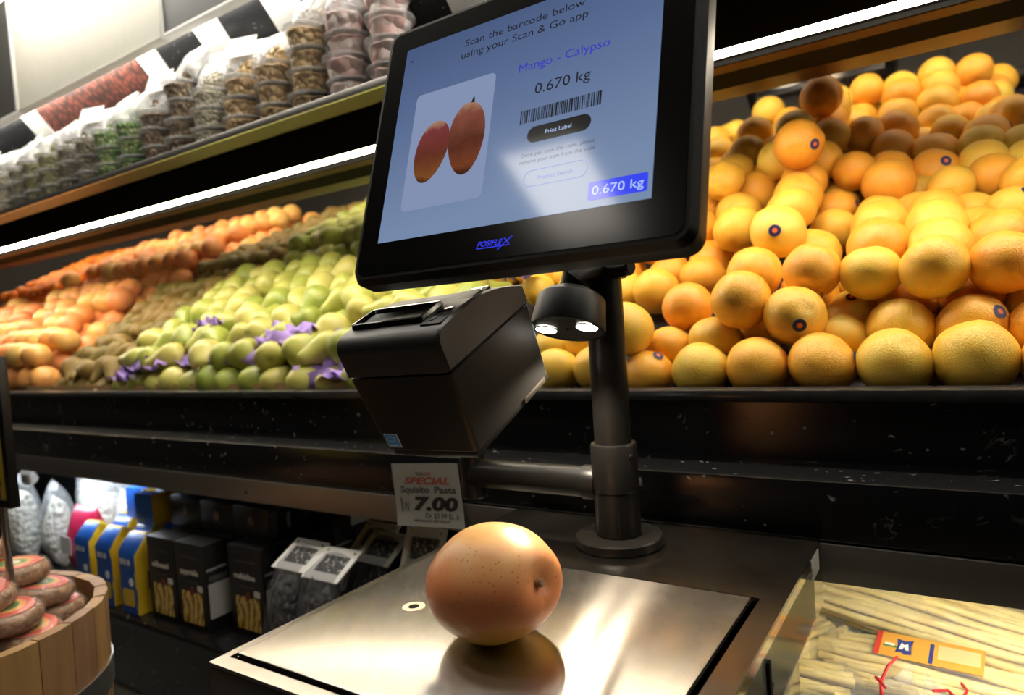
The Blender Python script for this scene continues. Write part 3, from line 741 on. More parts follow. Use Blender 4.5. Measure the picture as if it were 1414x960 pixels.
_o = mk('stem', bm, M_STEM, local=True); ME_STEM = _o.data; bpy.data.objects.remove(_o)
bm = new_bm()
for i in range(14): pass
lathe(bm, [(0, 1.004), (0.21, 0.982), (0.215, 0.974), (0.20, 0.97)], 20)
q = N('fruit_sticker'); 
so = q.n('ShaderNodeSeparateXYZ'); q.l(q.coord(), so.inputs[0])
rad = q.math('SQRT', q.math('ADD', q.math('MULTIPLY', so.outputs[0], so.outputs[0]), q.math('MULTIPLY', so.outputs[1], so.outputs[1])))
q.set(Base_Color=q.ramp(rad, [(0.0, (0.75, 0.20, 0.05)), (0.085, (0.75, 0.14, 0.05)), (0.09, (0.012, 0.014, 0.09)), (0.17, (0.012, 0.014, 0.09)), (0.18, (0.03, 0.035, 0.18))], 'LINEAR'), Roughness=0.55)
M_STICK = q.m
_o = mk('sticker', bm, M_STICK, local=True); ME_STICK = _o.data; bpy.data.objects.remove(_o)
def put(name, me, loc, r, rot, label, cat, group):
    o = bpy.data.objects.new(name, me); COL.objects.link(o)
    o.location = loc; o.scale = (r, r, r); o.rotation_euler = rot
    WM[o] = Matrix.Identity(4)
    return tag(o, label, cat, group)

# ------------------------------------------------------------------ the mango on the plate
q = N('mango_skin')
g = q.n('ShaderNodeSeparateXYZ'); q.l(q.coord('Object'), g.inputs[0])
nz = q.noise(22, 4, 0.6, q.coord())
h = q.math('ADD', q.math('MULTIPLY', g.outputs[2], 9.0), q.math('MULTIPLY', q.math('SUBTRACT', nz, 0.5), 0.5))
c = q.ramp(q.math('ADD', h, 0.52), [(0.0, (0.50, 0.36, 0.05)), (0.22, (0.64, 0.34, 0.06)), (0.42, (0.72, 0.24, 0.08)), (0.66, (0.76, 0.28, 0.11)), (0.86, (0.80, 0.42, 0.17)), (1.0, (0.80, 0.50, 0.20))])
vo = q.voro(230, q.coord())
sp = q.math('MULTIPLY', q.ramp(vo.outputs['Distance'], [(0.10, (1, 1, 1)), (0.22, (0, 0, 0))]), q.ramp(q.noise(35, 2, 0.5, q.coord()), [(0.46, (0, 0, 0)), (0.56, (0.85, 0.85, 0.85))]))
c = q.mix(sp, c, (0.22, 0.05, 0.03))
q.set(Base_Color=c, Roughness=0.36, Specular_IOR_Level=0.45)
q.set(Subsurface_Weight=0.12, Subsurface_Scale=0.008)
q.b.inputs['Subsurface Radius'].default_value = (1.0, 0.4, 0.15)
q.bump(q.noise(180, 2, 0.5, q.coord()), 0.06, 0.001)
M_MANGO = q.m
ax = (0.70 * rgt + 0.10 * upv - 0.70 * fwd).normalized()
ax.z = 0.20; ax.normalize()
MC = Vector((-0.3545, 0.4800, -0.2790 + 0.0520))
mango = thing('mango', 'large ripe orange-red mango lying on the weighing plate', 'mango', (MC.x, MC.y, -0.279))
bm = new_bm(); bmesh.ops.create_uvsphere(bm, u_segments=96, v_segments=64, radius=1.0)
side_v = Vector((0, 0, 1)).cross(ax).normalized(); top_v = ax.cross(side_v)
for v in bm.verts:
    d = v.co.normalized()
    a = math.acos(max(-1, min(1, d.z)))            # 0 at the stem
    k = 1.0 - 0.115 * math.exp(-(a / 0.23) ** 2) + 0.035 * math.exp(-((a - 0.50) / 0.25) ** 2)
    # crease running down from the stem
    phi = math.atan2(d.x, -d.y)
    k -= 0.008 * math.exp(-(phi / 0.16) ** 2) * math.exp(-((a - 0.30) / 0.22) ** 2) * (1 if a < 1 else 0.4)
    k += 0.018 * noise.noise(d * 1.6)
    w_ = 1 - 0.09 * max(0, -d.z) ** 1.5
    v.co = (ax * d.z * 0.0635 * k + side_v * d.x * 0.0575 * k * w_ + top_v * d.y * 0.0505 * k * w_) 
zmin = min(v.co.z for v in bm.verts)
MC.z = -0.279 - zmin
for v in bm.verts: v.co += MC
mobj = mk('skin', bm, M_MANGO, mango)
# the skin's colouring is measured from the fruit's middle
for v in mobj.data.vertices: v.co -= Vector((0, 0, MC.z + 0.279))
mobj.location = (0, 0, MC.z + 0.279)
sp0 = MC + ax * 0.0635 * 0.885
bm = new_bm(); tube(bm, [sp0 - ax * 0.004, sp0 + ax * 0.003, sp0 + ax * 0.0075 + Vector((0, 0, 0.0006))], [0.0042, 0.0036, 0.0032], 12); mk('stem', bm, plain('mango_stem', (0.34, 0.20, 0.12), 0.7, grain=0.5, scale=500), mango)
fl = MC + (ax * 0.72 + side_v * 0.60 - top_v * 0.1).normalized() * 0.0600

# ------------------------------------------------------------------ oranges
ORANGES = [[-0.4254, 1.0449, -0.0998, 0.0407], [-0.3397, 1.0449, -0.0955, 0.0445], [-0.2541, 1.0457, -0.0937, 0.0457], [-0.166, 1.0472, -0.0911, 0.0471], [-0.0764, 1.0472, -0.091, 0.0472], [0.0149, 1.0494, -0.0874, 0.049], [0.105, 1.0461, -0.0929, 0.0461], [-0.5978, 1.047, -0.0923, 0.0421], [-0.518, 1.047, -0.0882, 0.042], [-0.4625, 1.0471, -0.0263, 0.0471], [-0.4125, 1.1112, -0.0643, 0.039], [-0.335, 1.1163, -0.0547, 0.0449], [-0.2682, 1.1532, -0.0405, 0.039], [-0.1476, 1.1181, -0.0604, 0.039], [-0.0714, 1.1194, -0.0514, 0.0462], [0.0124, 1.1198, -0.0504, 0.0468], [0.0933, 1.1135, -0.0576, 0.0437], [-0.139, 1.1794, -0.0257, 0.039], [-0.0679, 1.1923, -0.0109, 0.0455], [0.0154, 1.1903, -0.0113, 0.0462], [0.0926, 1.1815, -0.0217, 0.0414], [-0.3886, 1.1464, 0.004, 0.0436], [-0.2847, 1.0923, 0.0085, 0.0459], [-0.205, 1.0806, -0.0218, 0.0457], [-0.4847, 1.2556, 0.0392, 0.0455], [-0.5955, 1.3723, 0.0903, 0.0436], [-0.5657, 1.2855, 0.0417, 0.0455], [-0.4899, 1.3467, 0.0749, 0.0427], [-0.4058, 1.2943, 0.0574, 0.0442], [-0.4116, 1.3718, 0.0908, 0.045], [-0.2852, 1.1877, 0.0518, 0.045], [-0.2535, 1.2308, 0.12, 0.0464], [-0.3486, 1.3379, 0.1468, 0.0455], [-0.4463, 1.4023, 0.1657, 0.0434], [-0.5303, 1.3698, 0.1444, 0.0453], [-0.342, 1.4106, 0.1082, 0.0417], [-0.2081, 1.296, 0.0797, 0.0462], [-0.1865, 1.129, 0.0447, 0.0431], [-0.2048, 1.2029, 0.0097, 0.0463], [-0.1075, 1.1363, 0.0351, 0.0436], [-0.027, 1.1175, 0.0344, 0.0448], [0.052, 1.1315, 0.0328, 0.0433], [-0.1028, 1.2155, 0.076, 0.0459], [-0.0201, 1.2038, 0.068, 0.0441], [0.0555, 1.2859, 0.0775, 0.0452], [-0.1079, 1.3361, 0.1182, 0.0467], [-0.0265, 1.3002, 0.1024, 0.0466], [0.0279, 1.3603, 0.0984, 0.04], [-0.0719, 1.2678, 0.0243, 0.039], [0.0079, 1.2634, 0.0219, 0.039], [-0.1604, 1.2647, 0.0226, 0.039], [-0.189, 1.3988, 0.1247, 0.0429], [0.1006, 1.3529, 0.0846, 0.0415], [-0.1069, 1.5673, 0.2436, 0.0444], [-0.1035, 1.4762, 0.2101, 0.0459], [-0.0295, 1.5904, 0.2378, 0.0454], [0.0467, 1.5922, 0.2408, 0.0425], [0.0595, 1.5267, 0.1985, 0.0455], [0.1163, 1.5993, 0.2294, 0.0412], [0.1043, 1.4597, 0.1797, 0.0416], [-0.1628, 1.5084, 0.2482, 0.0399], [-0.0545, 1.5384, 0.186, 0.039], [-0.0036, 1.4878, 0.1879, 0.039], [0.0223, 1.4554, 0.1333, 0.0395], [0.08, 1.4097, 0.1273, 0.0392], [-0.0601, 1.4707, 0.1457, 0.0419], [-0.0274, 1.3975, 0.135, 0.0429], [-0.1135, 1.4144, 0.145, 0.0412], [-0.2261, 1.5331, 0.2834, 0.0428], [-0.179, 1.603, 0.2253, 0.0398], [-0.1961, 1.5389, 0.1925, 0.0404], [-0.1934, 1.4646, 0.1692, 0.0409], [-0.2501, 1.5912, 0.2433, 0.0423], [-0.2459, 1.4191, 0.3005, 0.0467], [-0.2982, 1.4981, 0.2933, 0.0427], [-0.3274, 1.5726, 0.2789, 0.0431], [-0.3499, 1.5079, 0.2366, 0.0447], [-0.382, 1.5956, 0.2284, 0.045], [-0.3694, 1.4344, 0.1834, 0.0469], [-0.2468, 1.3212, 0.1655, 0.0438], [-0.2466, 1.3969, 0.2003, 0.0447], [-0.2486, 1.4731, 0.236, 0.0442], [-0.3995, 1.5451, 0.2901, 0.0428], [-0.3993, 1.4468, 0.2603, 0.0431], [-0.4625, 1.585, 0.2532, 0.0434], [-0.449, 1.4959, 0.2127, 0.0444], [-0.5245, 1.5345, 0.2111, 0.0449], [-0.5188, 1.463, 0.1643, 0.0452], [-0.7916, 1.3879, 0.1101, 0.0428], [-0.8634, 1.428, 0.1236, 0.0459], [-0.9461, 1.4314, 0.1215, 0.043], [-0.7171, 1.3539, 0.0971, 0.0447], [-0.671, 1.2941, 0.0575, 0.0453], [-0.6749, 1.1932, -0.0114, 0.0447], [-0.6003, 1.158, -0.0, 0.0445], [-0.7853, 1.3215, 0.0671, 0.0409], [-0.6351, 1.1134, -0.0549, 0.0423], [-0.5581, 1.099, -0.0421, 0.0429], [-0.9948, 1.5199, 0.1905, 0.0452], [-0.9033, 1.5145, 0.1703, 0.0446], [-0.8175, 1.5123, 0.1698, 0.0452], [-0.7332, 1.5043, 0.1682, 0.044], [-0.6452, 1.4738, 0.1477, 0.0435], [-0.9884, 1.5883, 0.2423, 0.0454], [-0.8769, 1.5905, 0.2375, 0.0455], [-0.7723, 1.5926, 0.233, 0.0456], [-0.6751, 1.5953, 0.2164, 0.0449], [-0.5784, 1.5911, 0.241, 0.0434]]
STICKERS = {31: (0.106, -0.994, -0.016), 23: (0.303, -0.913, -0.272), 55: (0.421, -0.885, 0.2), 57: (0.943, -0.117, 0.312), 73: (0.729, -0.641, -0.241), 17: (0.073, -0.69, 0.72), 16: (-0.2, -0.937, -0.287), 3: (0.975, -0.143, 0.171), 59: (0.358, -0.932, 0.061), 72: (0.914, -0.344, 0.214), 71: (0.972, -0.144, 0.184), 64: (0.463, -0.578, 0.672), 15: (0.689, -0.589, 0.423), 0: (0.574, -0.313, 0.756)}
random.seed(11)
rows = {}
for i, (x, y, z, r) in enumerate(ORANGES):
    s = (Vector((0, y, z)) - BED0).dot(BT)
    rows.setdefault(int(max(0, s - 0.005) / 0.085), []).append(i)
olabel = {}
for rw in sorted(rows):
    for k, i in enumerate(sorted(rows[rw], key=lambda j: -ORANGES[j][0])):
        olabel[i] = (rw, k)
for i, (x, y, z, r) in enumerate(ORANGES):
    rw, k = olabel[i]
    stx = ' with blue sticker' if i in STICKERS else ''
    rot = (random.uniform(-0.9, 0.9), random.uniform(-0.9, 0.9), random.uniform(0, 6.28))
    lab = 'navel orange%s, %s row up the slope, %s from the right end' % (stx, ordinal(rw), ordinal(k))
    if i in (31, 23): rot = (R(70), 0, R(35))
    o = put('navel_orange', ME_OR[i % 4], (x, y, z), r, rot, lab, 'orange', 'navel oranges on the sloping bed')
    if i in STICKERS:
        M_ = Vector(STICKERS[i]).to_track_quat('Z', 'Y').to_matrix().to_4x4()
        me = ME_STICK.copy()
        sq = o.rotation_euler.to_matrix().to_4x4().inverted() @ M_
        st_ = bpy.data.objects.new('sticker', ME_STICK); COL.objects.link(st_)
        st_.parent = o; st_.rotation_euler = sq.to_euler(); WM[st_] = Matrix.Identity(4)

# ------------------------------------------------------------------ pears, brown pears, grapefruit and mandarins further along
S0 = {'pear': 0.072, 'bosc': 0.066, 'grapefruit': 0.090, 'mandarin': 0.062}
def scatter(kind, xr, layers, dx, ds, jit, keep, seed, smax=0.71):
    """rows on the bed; xr(s) gives the stretch of the bed this fruit covers"""
    rnd = random.Random(seed); out_ = []
    for L_, h in enumerate(layers):
        s = S0[kind] + (0.5 * ds if L_ % 2 else 0); row = 0
        while s < smax - h * 0.35:
            x0, x1 = xr(s); n_ = int((x1 - x0) / dx)
            for k in range(n_):
                x = x0 + (k + 0.5 + (0.5 if (row + L_) % 2 else 0)) * dx
                if x > x1 - 0.3 * dx: continue
                if rnd.random() > keep[L_]: continue
                out_.append((x + rnd.uniform(-jit, jit), s + (rnd.uniform(-jit, jit) if s > 0.1 else 0), h, L_))
            s += ds; row += 1
    return out_
def label_rows(items, ds):
    rows_ = {}
    for i, it in enumerate(items): rows_.setdefault(int((it[1] - 0.01) / ds), []).append(i)
    lab = {}
    for rw in rows_:
        for k, i in enumerate(sorted(rows_[rw], key=lambda j: -items[j][0])): lab[i] = (rw, k)
    return lab
def pear_rot(rnd, up=False):
    """direction of the stem in world space"""
    if up:
        d = Vector((rnd.uniform(-0.5, 0.4), rnd.uniform(0.6, 1.0), rnd.uniform(0.35, 0.7)))
    else:
        a = rnd.uniform(0, 2 * math.pi)
        if rnd.random() < 0.6: a = R(rnd.uniform(185, 330))
        d = Vector((math.cos(a), math.sin(a) * math.cos(AL), math.sin(a) * math.sin(AL) + rnd.uniform(-0.25, 0.25)))
    d.normalize()
    q_ = d.to_track_quat('Z', 'Y').to_matrix() @ Matrix.Rotation(rnd.uniform(0, 6.28), 3, 'Z')
    return d, q_.to_euler()
rnd = random.Random(3)
bnd_op = lambda s: -0.66 - 0.50 * s
bnd_pb = lambda s: -2.06 - 0.16 * s
bnd_bg = lambda s: -2.42 - 0.42 * s
bnd_gm = lambda s: -3.75 - 0.25 * s
pears = scatter('pear', lambda s: (bnd_pb(s), bnd_op(s)), (0.036, 0.086), 0.087, 0.086, 0.014, (1.0, 0.82), 21)
lab = label_rows(pears, 0.086)
for i, (x, s, h_, L_) in enumerate(pears):
    front = s < 0.08
    ln = rnd.uniform(0.096, 0.116)
    d, e = pear_rot(rnd, front and L_ == 0)
    c = bed(x, s, h_ + 0.004)
    loc = c - d * ln * (0.36 if not front else 0.42)
    rw, k = lab[i]
    o = put('green_pear', ME_PE[i % 4], loc, ln, e, 'green pear, %s row up the slope, %s along from the oranges' % (ordinal(rw), ordinal(k)), 'pear', 'green pears on the sloping bed')
    if x > -1.95 and rnd.random() < 0.8:
        st_ = bpy.data.objects.new('stem', ME_STEM); COL.objects.link(st_); st_.parent = o; WM[st_] = Matrix.Identity(4)
boscs = scatter('bosc', lambda s: (bnd_bg(s), bnd_pb(s)), (0.028, 0.068), 0.066, 0.078, 0.008, (1.0, 0.9), 22)
lab = label_rows(boscs, 0.078)
for i, (x, s, h_, L_) in enumerate(boscs):
    ln = rnd.uniform(0.100, 0.118)
    d, e = pear_rot(rnd, False)
    c = bed(x, s, h_ + 0.002)
    rw, k = lab[i]
    put('brown_pear', ME_BO[i % 3], c - d * ln * 0.40, ln, e, 'brown russet pear, %s row up the slope, %s along from the green pears' % (ordinal(rw), ordinal(k)), 'pear', 'brown pears on the sloping bed')
grs = scatter('grapefruit', lambda s: (bnd_gm(s), bnd_bg(s) - 0.02), (0.050, 0.118), 0.104, 0.098, 0.007, (1.0, 0.8), 23)
lab = label_rows(grs, 0.098)
for i, (x, s, h_, L_) in enumerate(grs):
    r = rnd.uniform(0.046, 0.052); rw, k = lab[i]
    put('grapefruit', ME_GR[i % 3], bed(x, s, h_), r, (rnd.uniform(-.8, .8), rnd.uniform(-.8, .8), rnd.uniform(0, 6)), 'pink grapefruit, %s row up the slope, %s along from the brown pears' % (ordinal(rw), ordinal(k)), 'grapefruit', 'pink grapefruit on the sloping bed')
mas = scatter('mandarin', lambda s: (-4.75, bnd_gm(s) - 0.02), (0.034, 0.088), 0.076, 0.074, 0.006, (1.0, 0.85), 24)
lab = label_rows(mas, 0.074)
for i, (x, s, h_, L_) in enumerate(mas):
    r = rnd.uniform(0.035, 0.039); rw, k = lab[i]
    put('mandarin', ME_MA[i % 2], bed(x, s, h_), r, (rnd.uniform(-.6, .6), rnd.uniform(-.6, .6), rnd.uniform(0, 6)), 'orange mandarin, %s row up the slope, %s along from the grapefruit' % (ordinal(rw), ordinal(k)), 'mandarin', 'mandarins at the far end of the bed')
# crumpled violet tissue between the pears
M_TISSUE = plain('violet_tissue_paper', (0.33, 0.22, 0.62), 0.8)
TIS = [(-1.98, 0.075, 0.085, 0.07), (-1.88, 0.10, 0.105, 0.09), (-1.70, 0.13, 0.09, 0.08), (-1.52, 0.13, 0.10, 0.10), (-1.35, 0.16, 0.12, 0.10), (-1.18, 0.17, 0.10, 0.08), (-1.16, 0.075, 0.075, 0.09), (-1.05, 0.08, 0.08, 0.08), (-1.78, 0.24, 0.13, 0.05), (-0.80, 0.37, 0.12, 0.04)]
for i, (x, s, h_, sz) in enumerate(TIS):
    bm = new_bm(); n_ = 9
    g_ = [[None] * n_ for _ in range(n_)]
    for a in range(n_):
        for b in range(n_):
            u_, v_ = a / (n_ - 1) - 0.5, b / (n_ - 1) - 0.5
            hh = 0.030 * noise.noise(Vector((u_ * 5 + i * 9, v_ * 5, 0))) + 0.016 * noise.noise(Vector((u_ * 13, v_ * 13 + i * 4, 3)))
            g_[a][b] = bm.verts.new(bed(x + u_ * sz * 1.9, s + v_ * sz * 1.0, h_ + hh - 0.5 * abs(v_) * 0.04))
    for a in range(n_ - 1):
        for b in range(n_ - 1): bm.faces.new((g_[a][b], g_[a + 1][b], g_[a + 1][b + 1], g_[a][b + 1]))
    o = mk('tissue_paper', bm, M_TISSUE, ang=50)
    md = o.modifiers.new('thick', 'SOLIDIFY'); md.thickness = 0.0006
    tag(o, 'crumpled violet tissue paper tucked between green pears, %s from the right end' % ordinal(sorted(range(len(TIS)), key=lambda j: -TIS[j][0]).index(i)), 'tissue paper', 'violet tissue papers')
# ------------------------------------------------------------------ upper shelf: tubs of nuts and sweets
SHZ = 0.4127
US = 0.86       # size of the small tubs
M_CLEAR = film('clear_tub_plastic', (0.97, 0.97, 0.97), 0.90, 0.08, 0.15, 30, (0.75, 0.75, 0.74))
M_LID = film('clear_lid_plastic', (0.96, 0.96, 0.96), 0.74, 0.12, 0.2, 40, (0.85, 0.85, 0.84))
def lumps(name, stops, scale, size=1.0):
    q = N(name); vo = q.voro(scale, q.shift(q.coord()))
    vo2 = q.voro(scale, q.shift(q.coord()))
    sepc = q.n('ShaderNodeSeparateColor'); q.l(vo.outputs['Color'], sepc.inputs[0])
    q.set(Base_Color=q.ramp(sepc.outputs[0], stops), Roughness=0.5)
    q.bump(q.math('SUBTRACT', 1.0, vo.outputs['Distance']), 1.0, 0.012)
    return q.m
CONT = {
    'cashew': (lumps('cashew_nuts', [(0.0, (0.52, 0.34, 0.14)), (0.5, (0.66, 0.46, 0.22)), (1.0, (0.34, 0.18, 0.06))], 70), 'pale cashew nuts'),
    'delight': (lumps('pink_sweet_cubes', [(0.0, (0.72, 0.42, 0.38)), (0.5, (0.80, 0.62, 0.58)), (1.0, (0.82, 0.74, 0.70))], 42), 'dusty pink sweet cubes'),
    'pale': (lumps('pale_seeds', [(0.0, (0.50, 0.44, 0.30)), (1.0, (0.66, 0.60, 0.46))], 95), 'pale cream nuts'),
    'dark': (lumps('dark_nuts', [(0.0, (0.10, 0.06, 0.03)), (0.6, (0.22, 0.13, 0.06)), (1.0, (0.33, 0.24, 0.12))], 85), 'dark brown nuts'),
    'green': (lumps('green_mix', [(0.0, (0.03, 0.16, 0.02)), (0.5, (0.16, 0.34, 0.06)), (1.0, (0.45, 0.48, 0.22))], 90), 'bright green dried mix'),
    'grey': (lumps('grey_seeds', [(0.0, (0.16, 0.14, 0.09)), (1.0, (0.36, 0.31, 0.20))], 120), 'grey-brown seeds'),
    'olive': (lumps('olive_seeds', [(0.0, (0.20, 0.20, 0.07)), (1.0, (0.44, 0.42, 0.20))], 130), 'olive green seeds')}
def tub_mesh(kind):
    r0, r1, hh = 0.0405, 0.0485, 0.0420
    bm = new_bm(); lathe(bm, [(0, 0.0004), (r0 - .002, 0.0), (r0, 0.002), (r1, hh - .002), (r1 + .0015, hh)], 22); bm.faces.ensure_lookup_table()
    body_ = mk('tub_body', bm, M_CLEAR, local=True)
    bm = new_bm(); lathe(bm, [(r1 + .0022, hh - .002), (r1 + .0038, hh), (r1 + .0038, hh + .0035), (r1 + .001, hh + .0052), (r1 - .006, hh + .0045), (0, hh + .0040)], 22); lid = mk('lid', bm, M_LID, local=True)
    bm = new_bm()
    def wp(c):
        k = 0.0022 * noise.noise(c * 70)
        n_ = Vector((c.x, c.y, 0)); n_ = n_.normalized() if n_.length > 1e-5 else Vector((0, 0, 1))
        return c + n_ * k + Vector((0, 0, 0.004 * noise.noise(c * 55) if c.z > 0.03 else 0))
    lathe(bm, [(0, 0.003), (r0 - .004, 0.003), (r0 - .002, 0.012), (r0 - .0005, 0.022), (r1 - .0045, 0.034), (r1 - .010, 0.0385), (0.02, 0.039), (0, 0.039)], 22, None, 0, wp)
    cont = mk('contents', bm, CONT[kind][0], local=True, ang=60)
    out_ = [o.data for o in (body_, lid, cont)]
    for o in (body_, lid, cont): bpy.data.objects.remove(o)
    return out_
TUB = {k: tub_mesh(k) for k in CONT}
def tub(kind, x, y, z, k, label, s=1.0, rz=0.0):
    t = thing('nut_tub', label, 'tub', (x, y, z), group='clear tubs on the upper shelf')
    t.rotation_euler = (0, 0, rz); t.scale = (s, s, s)
    for nm, me in zip(('tub_body', 'lid', 'contents'), TUB[kind]):
        link(nm, me, t)
COLS = [(-0.7998, 'delight'), (-0.8987, 'delight'), (-1.0019, 'cashew'), (-1.1051, 'cashew'), (-1.2083, 'cashew'), (-1.3115, 'pale'), (-1.4104, 'dark'), (-1.5136, 'dark'), (-1.6168, 'green'), (-1.72, 'green'), (-1.8232, 'grey'), (-1.9221, 'grey'), (-2.021, 'olive'), (-2.1199, 'olive'), (-2.2188, 'grey'), (-2.322, 'pale'), (-2.4252, 'olive')]
rt = random.Random(8)
LV = ['bottom', 'second', 'third', 'topmost']
cnt = {}
for ci, (x, kind) in enumerate(COLS):
    cnt[kind] = cnt.get(kind, 0) + 1
    high = 4 if kind == 'delight' or ci in (2, 6) else 3
    for k in range(high):
        tub(kind, x + rt.uniform(-.005, .005), 0.900 + rt.uniform(-.003, .005), SHZ - 0.0045 + k * 0.0410, k,
            'clear tub of %s, %s in stack %s from the monitor' % (CONT[kind][1], LV[k] if k < high - 1 else 'topmost', ordinal(ci)), US, rt.uniform(0, 6))
# clear bags standing behind the tubs, white paper labels on them
M_BAGFILM = film('cellophane', (0.96, 0.96, 0.96), 0.38, 0.12, 0.8, 24, (0.85, 0.85, 0.84))
def pillow(bm, w, h, d, seed, n_=12, m_=9, neck=None):
    """a filled bag: flat width w, height h, thickness d, standing on z = 0, facing -y"""
    rings = []
    for j in range(n_ + 1):
        v = j / n_; z = v * h
        th = d * 0.5 * (math.sin(math.pi * min(1, (v + 0.02) / 1.02)) ** 0.55) * (1 - 0.35 * v)
        wd = w * 0.5 * (1.0 if neck is None or v < neck else max(0.30, 1 - (v - neck) / (1 - neck) * 1.2))
        if v > 0.93: th = 0.0015
        ring = []
        for i in range(2 * m_):
            a = 2 * math.pi * i / (2 * m_)
            cx = math.copysign(abs(math.cos(a)) ** 0.6, math.cos(a)) * wd; cy = math.copysign(abs(math.sin(a)) ** 0.8, math.sin(a)) * th
            k = 0.006 * noise.noise(Vector((cx * 22, z * 22, seed + cy * 9)))
            ring.append(bm.verts.new((cx, cy + k, z)))
        rings.append(ring)
    for a, b in zip(rings, rings[1:]):
        for i in range(2 * m_): bm.faces.new((a[i], a[(i + 1) % (2 * m_)], b[(i + 1) % (2 * m_)], b[i]))
    bm.faces.new(rings[0][::-1]); bm.faces.new(rings[-1])
COLX = [c[0] for c in COLS]
for i, (x, kind) in enumerate(COLS):
    hh = (0.135, 0.15, 0.125, 0.10, 0.115, 0.125, 0.11, 0.13, 0.105, 0.12, 0.11, 0.10, 0.115, 0.10, 0.11, 0.10, 0.11)[i] * US
    high = 4 if kind == 'delight' or i in (2, 6) else 3
    t = thing('snack_bag', 'clear bag of %s with white label on stack %s from the monitor' % (CONT[kind][1], ordinal(i)), 'bag', (x, 0.908, SHZ - 0.0040 + high * 0.0410), Matrix.Rotation(rt.uniform(-.35, .35), 3, 'Z') @ Matrix.Rotation(R(-24), 3, 'X'), 'clear snack bags on top of the tubs')
    bm = new_bm(); pillow(bm, 0.095, hh, 0.056, i); mk('bag_film', bm, M_BAGFILM, t, local=True, ang=80)
    bm = new_bm(); pillow(bm, 0.085, hh * 0.62, 0.046, i + 3); mk('contents', bm, CONT[kind][0], t, local=True, ang=80)
    if i % 3 == 1: bm = new_bm(); box(bm, -0.035, 0.035, -0.0310, -0.0304, hh * 0.34, hh * 0.86); mk('paper_label', bm, M_PAPER, t, local=True)
    bm = new_bm(); box(bm, -0.043, 0.043, -0.0035, 0.0035, hh * 0.94, hh * 1.04, bev=0.001); mk('folded_header', bm, M_PAPER, t, local=True)
# ------------------------------------------------------------------ price card on the marble
M_CARD = plain('price_card_stock', (0.27, 0.265, 0.235), 0.7)
card = thing('price_card', 'paper price card reading SPECIAL Squisito Pasta taped below the printer', 'price card', (-0.757, 0.8625, -0.336))
bm = new_bm()
TLc, TRc, BRc, BLc = Vector((-0.836, 0, -0.2318)), Vector((-0.687, 0, -0.2225)), Vector((-0.678, 0, -0.3295)), Vector((-0.829, 0, -0.339))
def cardpt(u, v, dz=0.0):
    p = TLc.lerp(TRc, u).lerp(BLc.lerp(BRc, u), v)
    y = 0.8632 - 0.004 * max(0, (u - 0.8) / 0.2) ** 2 - 0.003 * max(0, (v - 0.7) / 0.3) ** 2
    return Vector((p.x, y + dz, p.z))
NU, NV = 10, 8
for side_ in (0, 1):
    gg = [[bm.verts.new(cardpt(a / NU, b / NV, -0.0004 * (1 - side_))) for b in range(NV + 1)] for a in range(NU + 1)]
    for a in range(NU):
        for b in range(NV): bm.faces.new((gg[a][b], gg[a + 1][b], gg[a + 1][b + 1], gg[a][b + 1]))
bmesh.ops.remove_doubles(bm, verts=bm.verts[:], dist=1e-7)
cs = mk('card_sheet', bm, M_CARD, card)
def ct(body_, u0, u1, v, h, mat, **kw):
    """lettering bent onto the card: u, v in card fractions (v down), h in fractions of the card height"""
    o = text(body_, u0, u1, 0, h, mat, cs, Matrix.Identity(4), name='card_lettering', **kw)
    inv = WM[card].inverted()
    for vv_ in o.data.vertices: vv_.co = inv @ cardpt(vv_.co.x, v - vv_.co.y, -0.0007)
    return o
RED = plain('card_red_ink', (0.28, 0.05, 0.02), 0.7); GRY = plain('card_grey_ink', (0.05, 0.05, 0.06), 0.7); LGR = plain('card_faint_ink', (0.30, 0.29, 0.20), 0.7)
ct('fruit', 0.36, 0.47, 0.20, 0.085, GRY, bold=0.01); ct('ezy', 0.475, 0.58, 0.20, 0.085, RED, bold=0.01)
ct('SPECIAL', 0.17, 0.84, 0.325, 0.105, RED, shear=0.30, bold=0.035)
ct('Squisito', 0.10, 0.53, 0.465, 0.105, GRY, shear=0.1, bold=0.03); ct('Pasta', 0.60, 0.92, 0.465, 0.105, GRY, shear=0.1, bold=0.03)
ct('7.00', 0.27, 0.93, 0.735, 0.205, M_INK, shear=0.2, bold=0.05)
ct('1', 0.085, 0.105, 0.77, 0.24, GRY); ct('W', 0.12, 0.215, 0.77, 0.17, GRY); ct('5', 0.21, 0.25, 0.565, 0.06, LGR)
ct('Or $3.99 Each', 0.43, 0.92, 0.865, 0.085, GRY, shear=0.1, bold=0.02)
ct('PRODUCT OF ITALY', 0.25, 0.80, 0.925, 0.035, M_INK, shear=0.5, bold=0.03)
for u0 in (0.07, 0.63):
    bm = new_bm()
    for k in range(9):
        uu = u0 + 0.24 * k / 8; hh = 0.05 + 0.05 * math.sin(math.pi * k / 8)
        poly_face(bm, [cardpt(uu, 0.19, -0.0007), cardpt(uu + 0.02, 0.19, -0.0007), cardpt(uu + 0.014, 0.19 - hh, -0.0007), cardpt(uu + 0.004, 0.19 - hh, -0.0007)])
    mk('card_ornament', bm, LGR, cs)

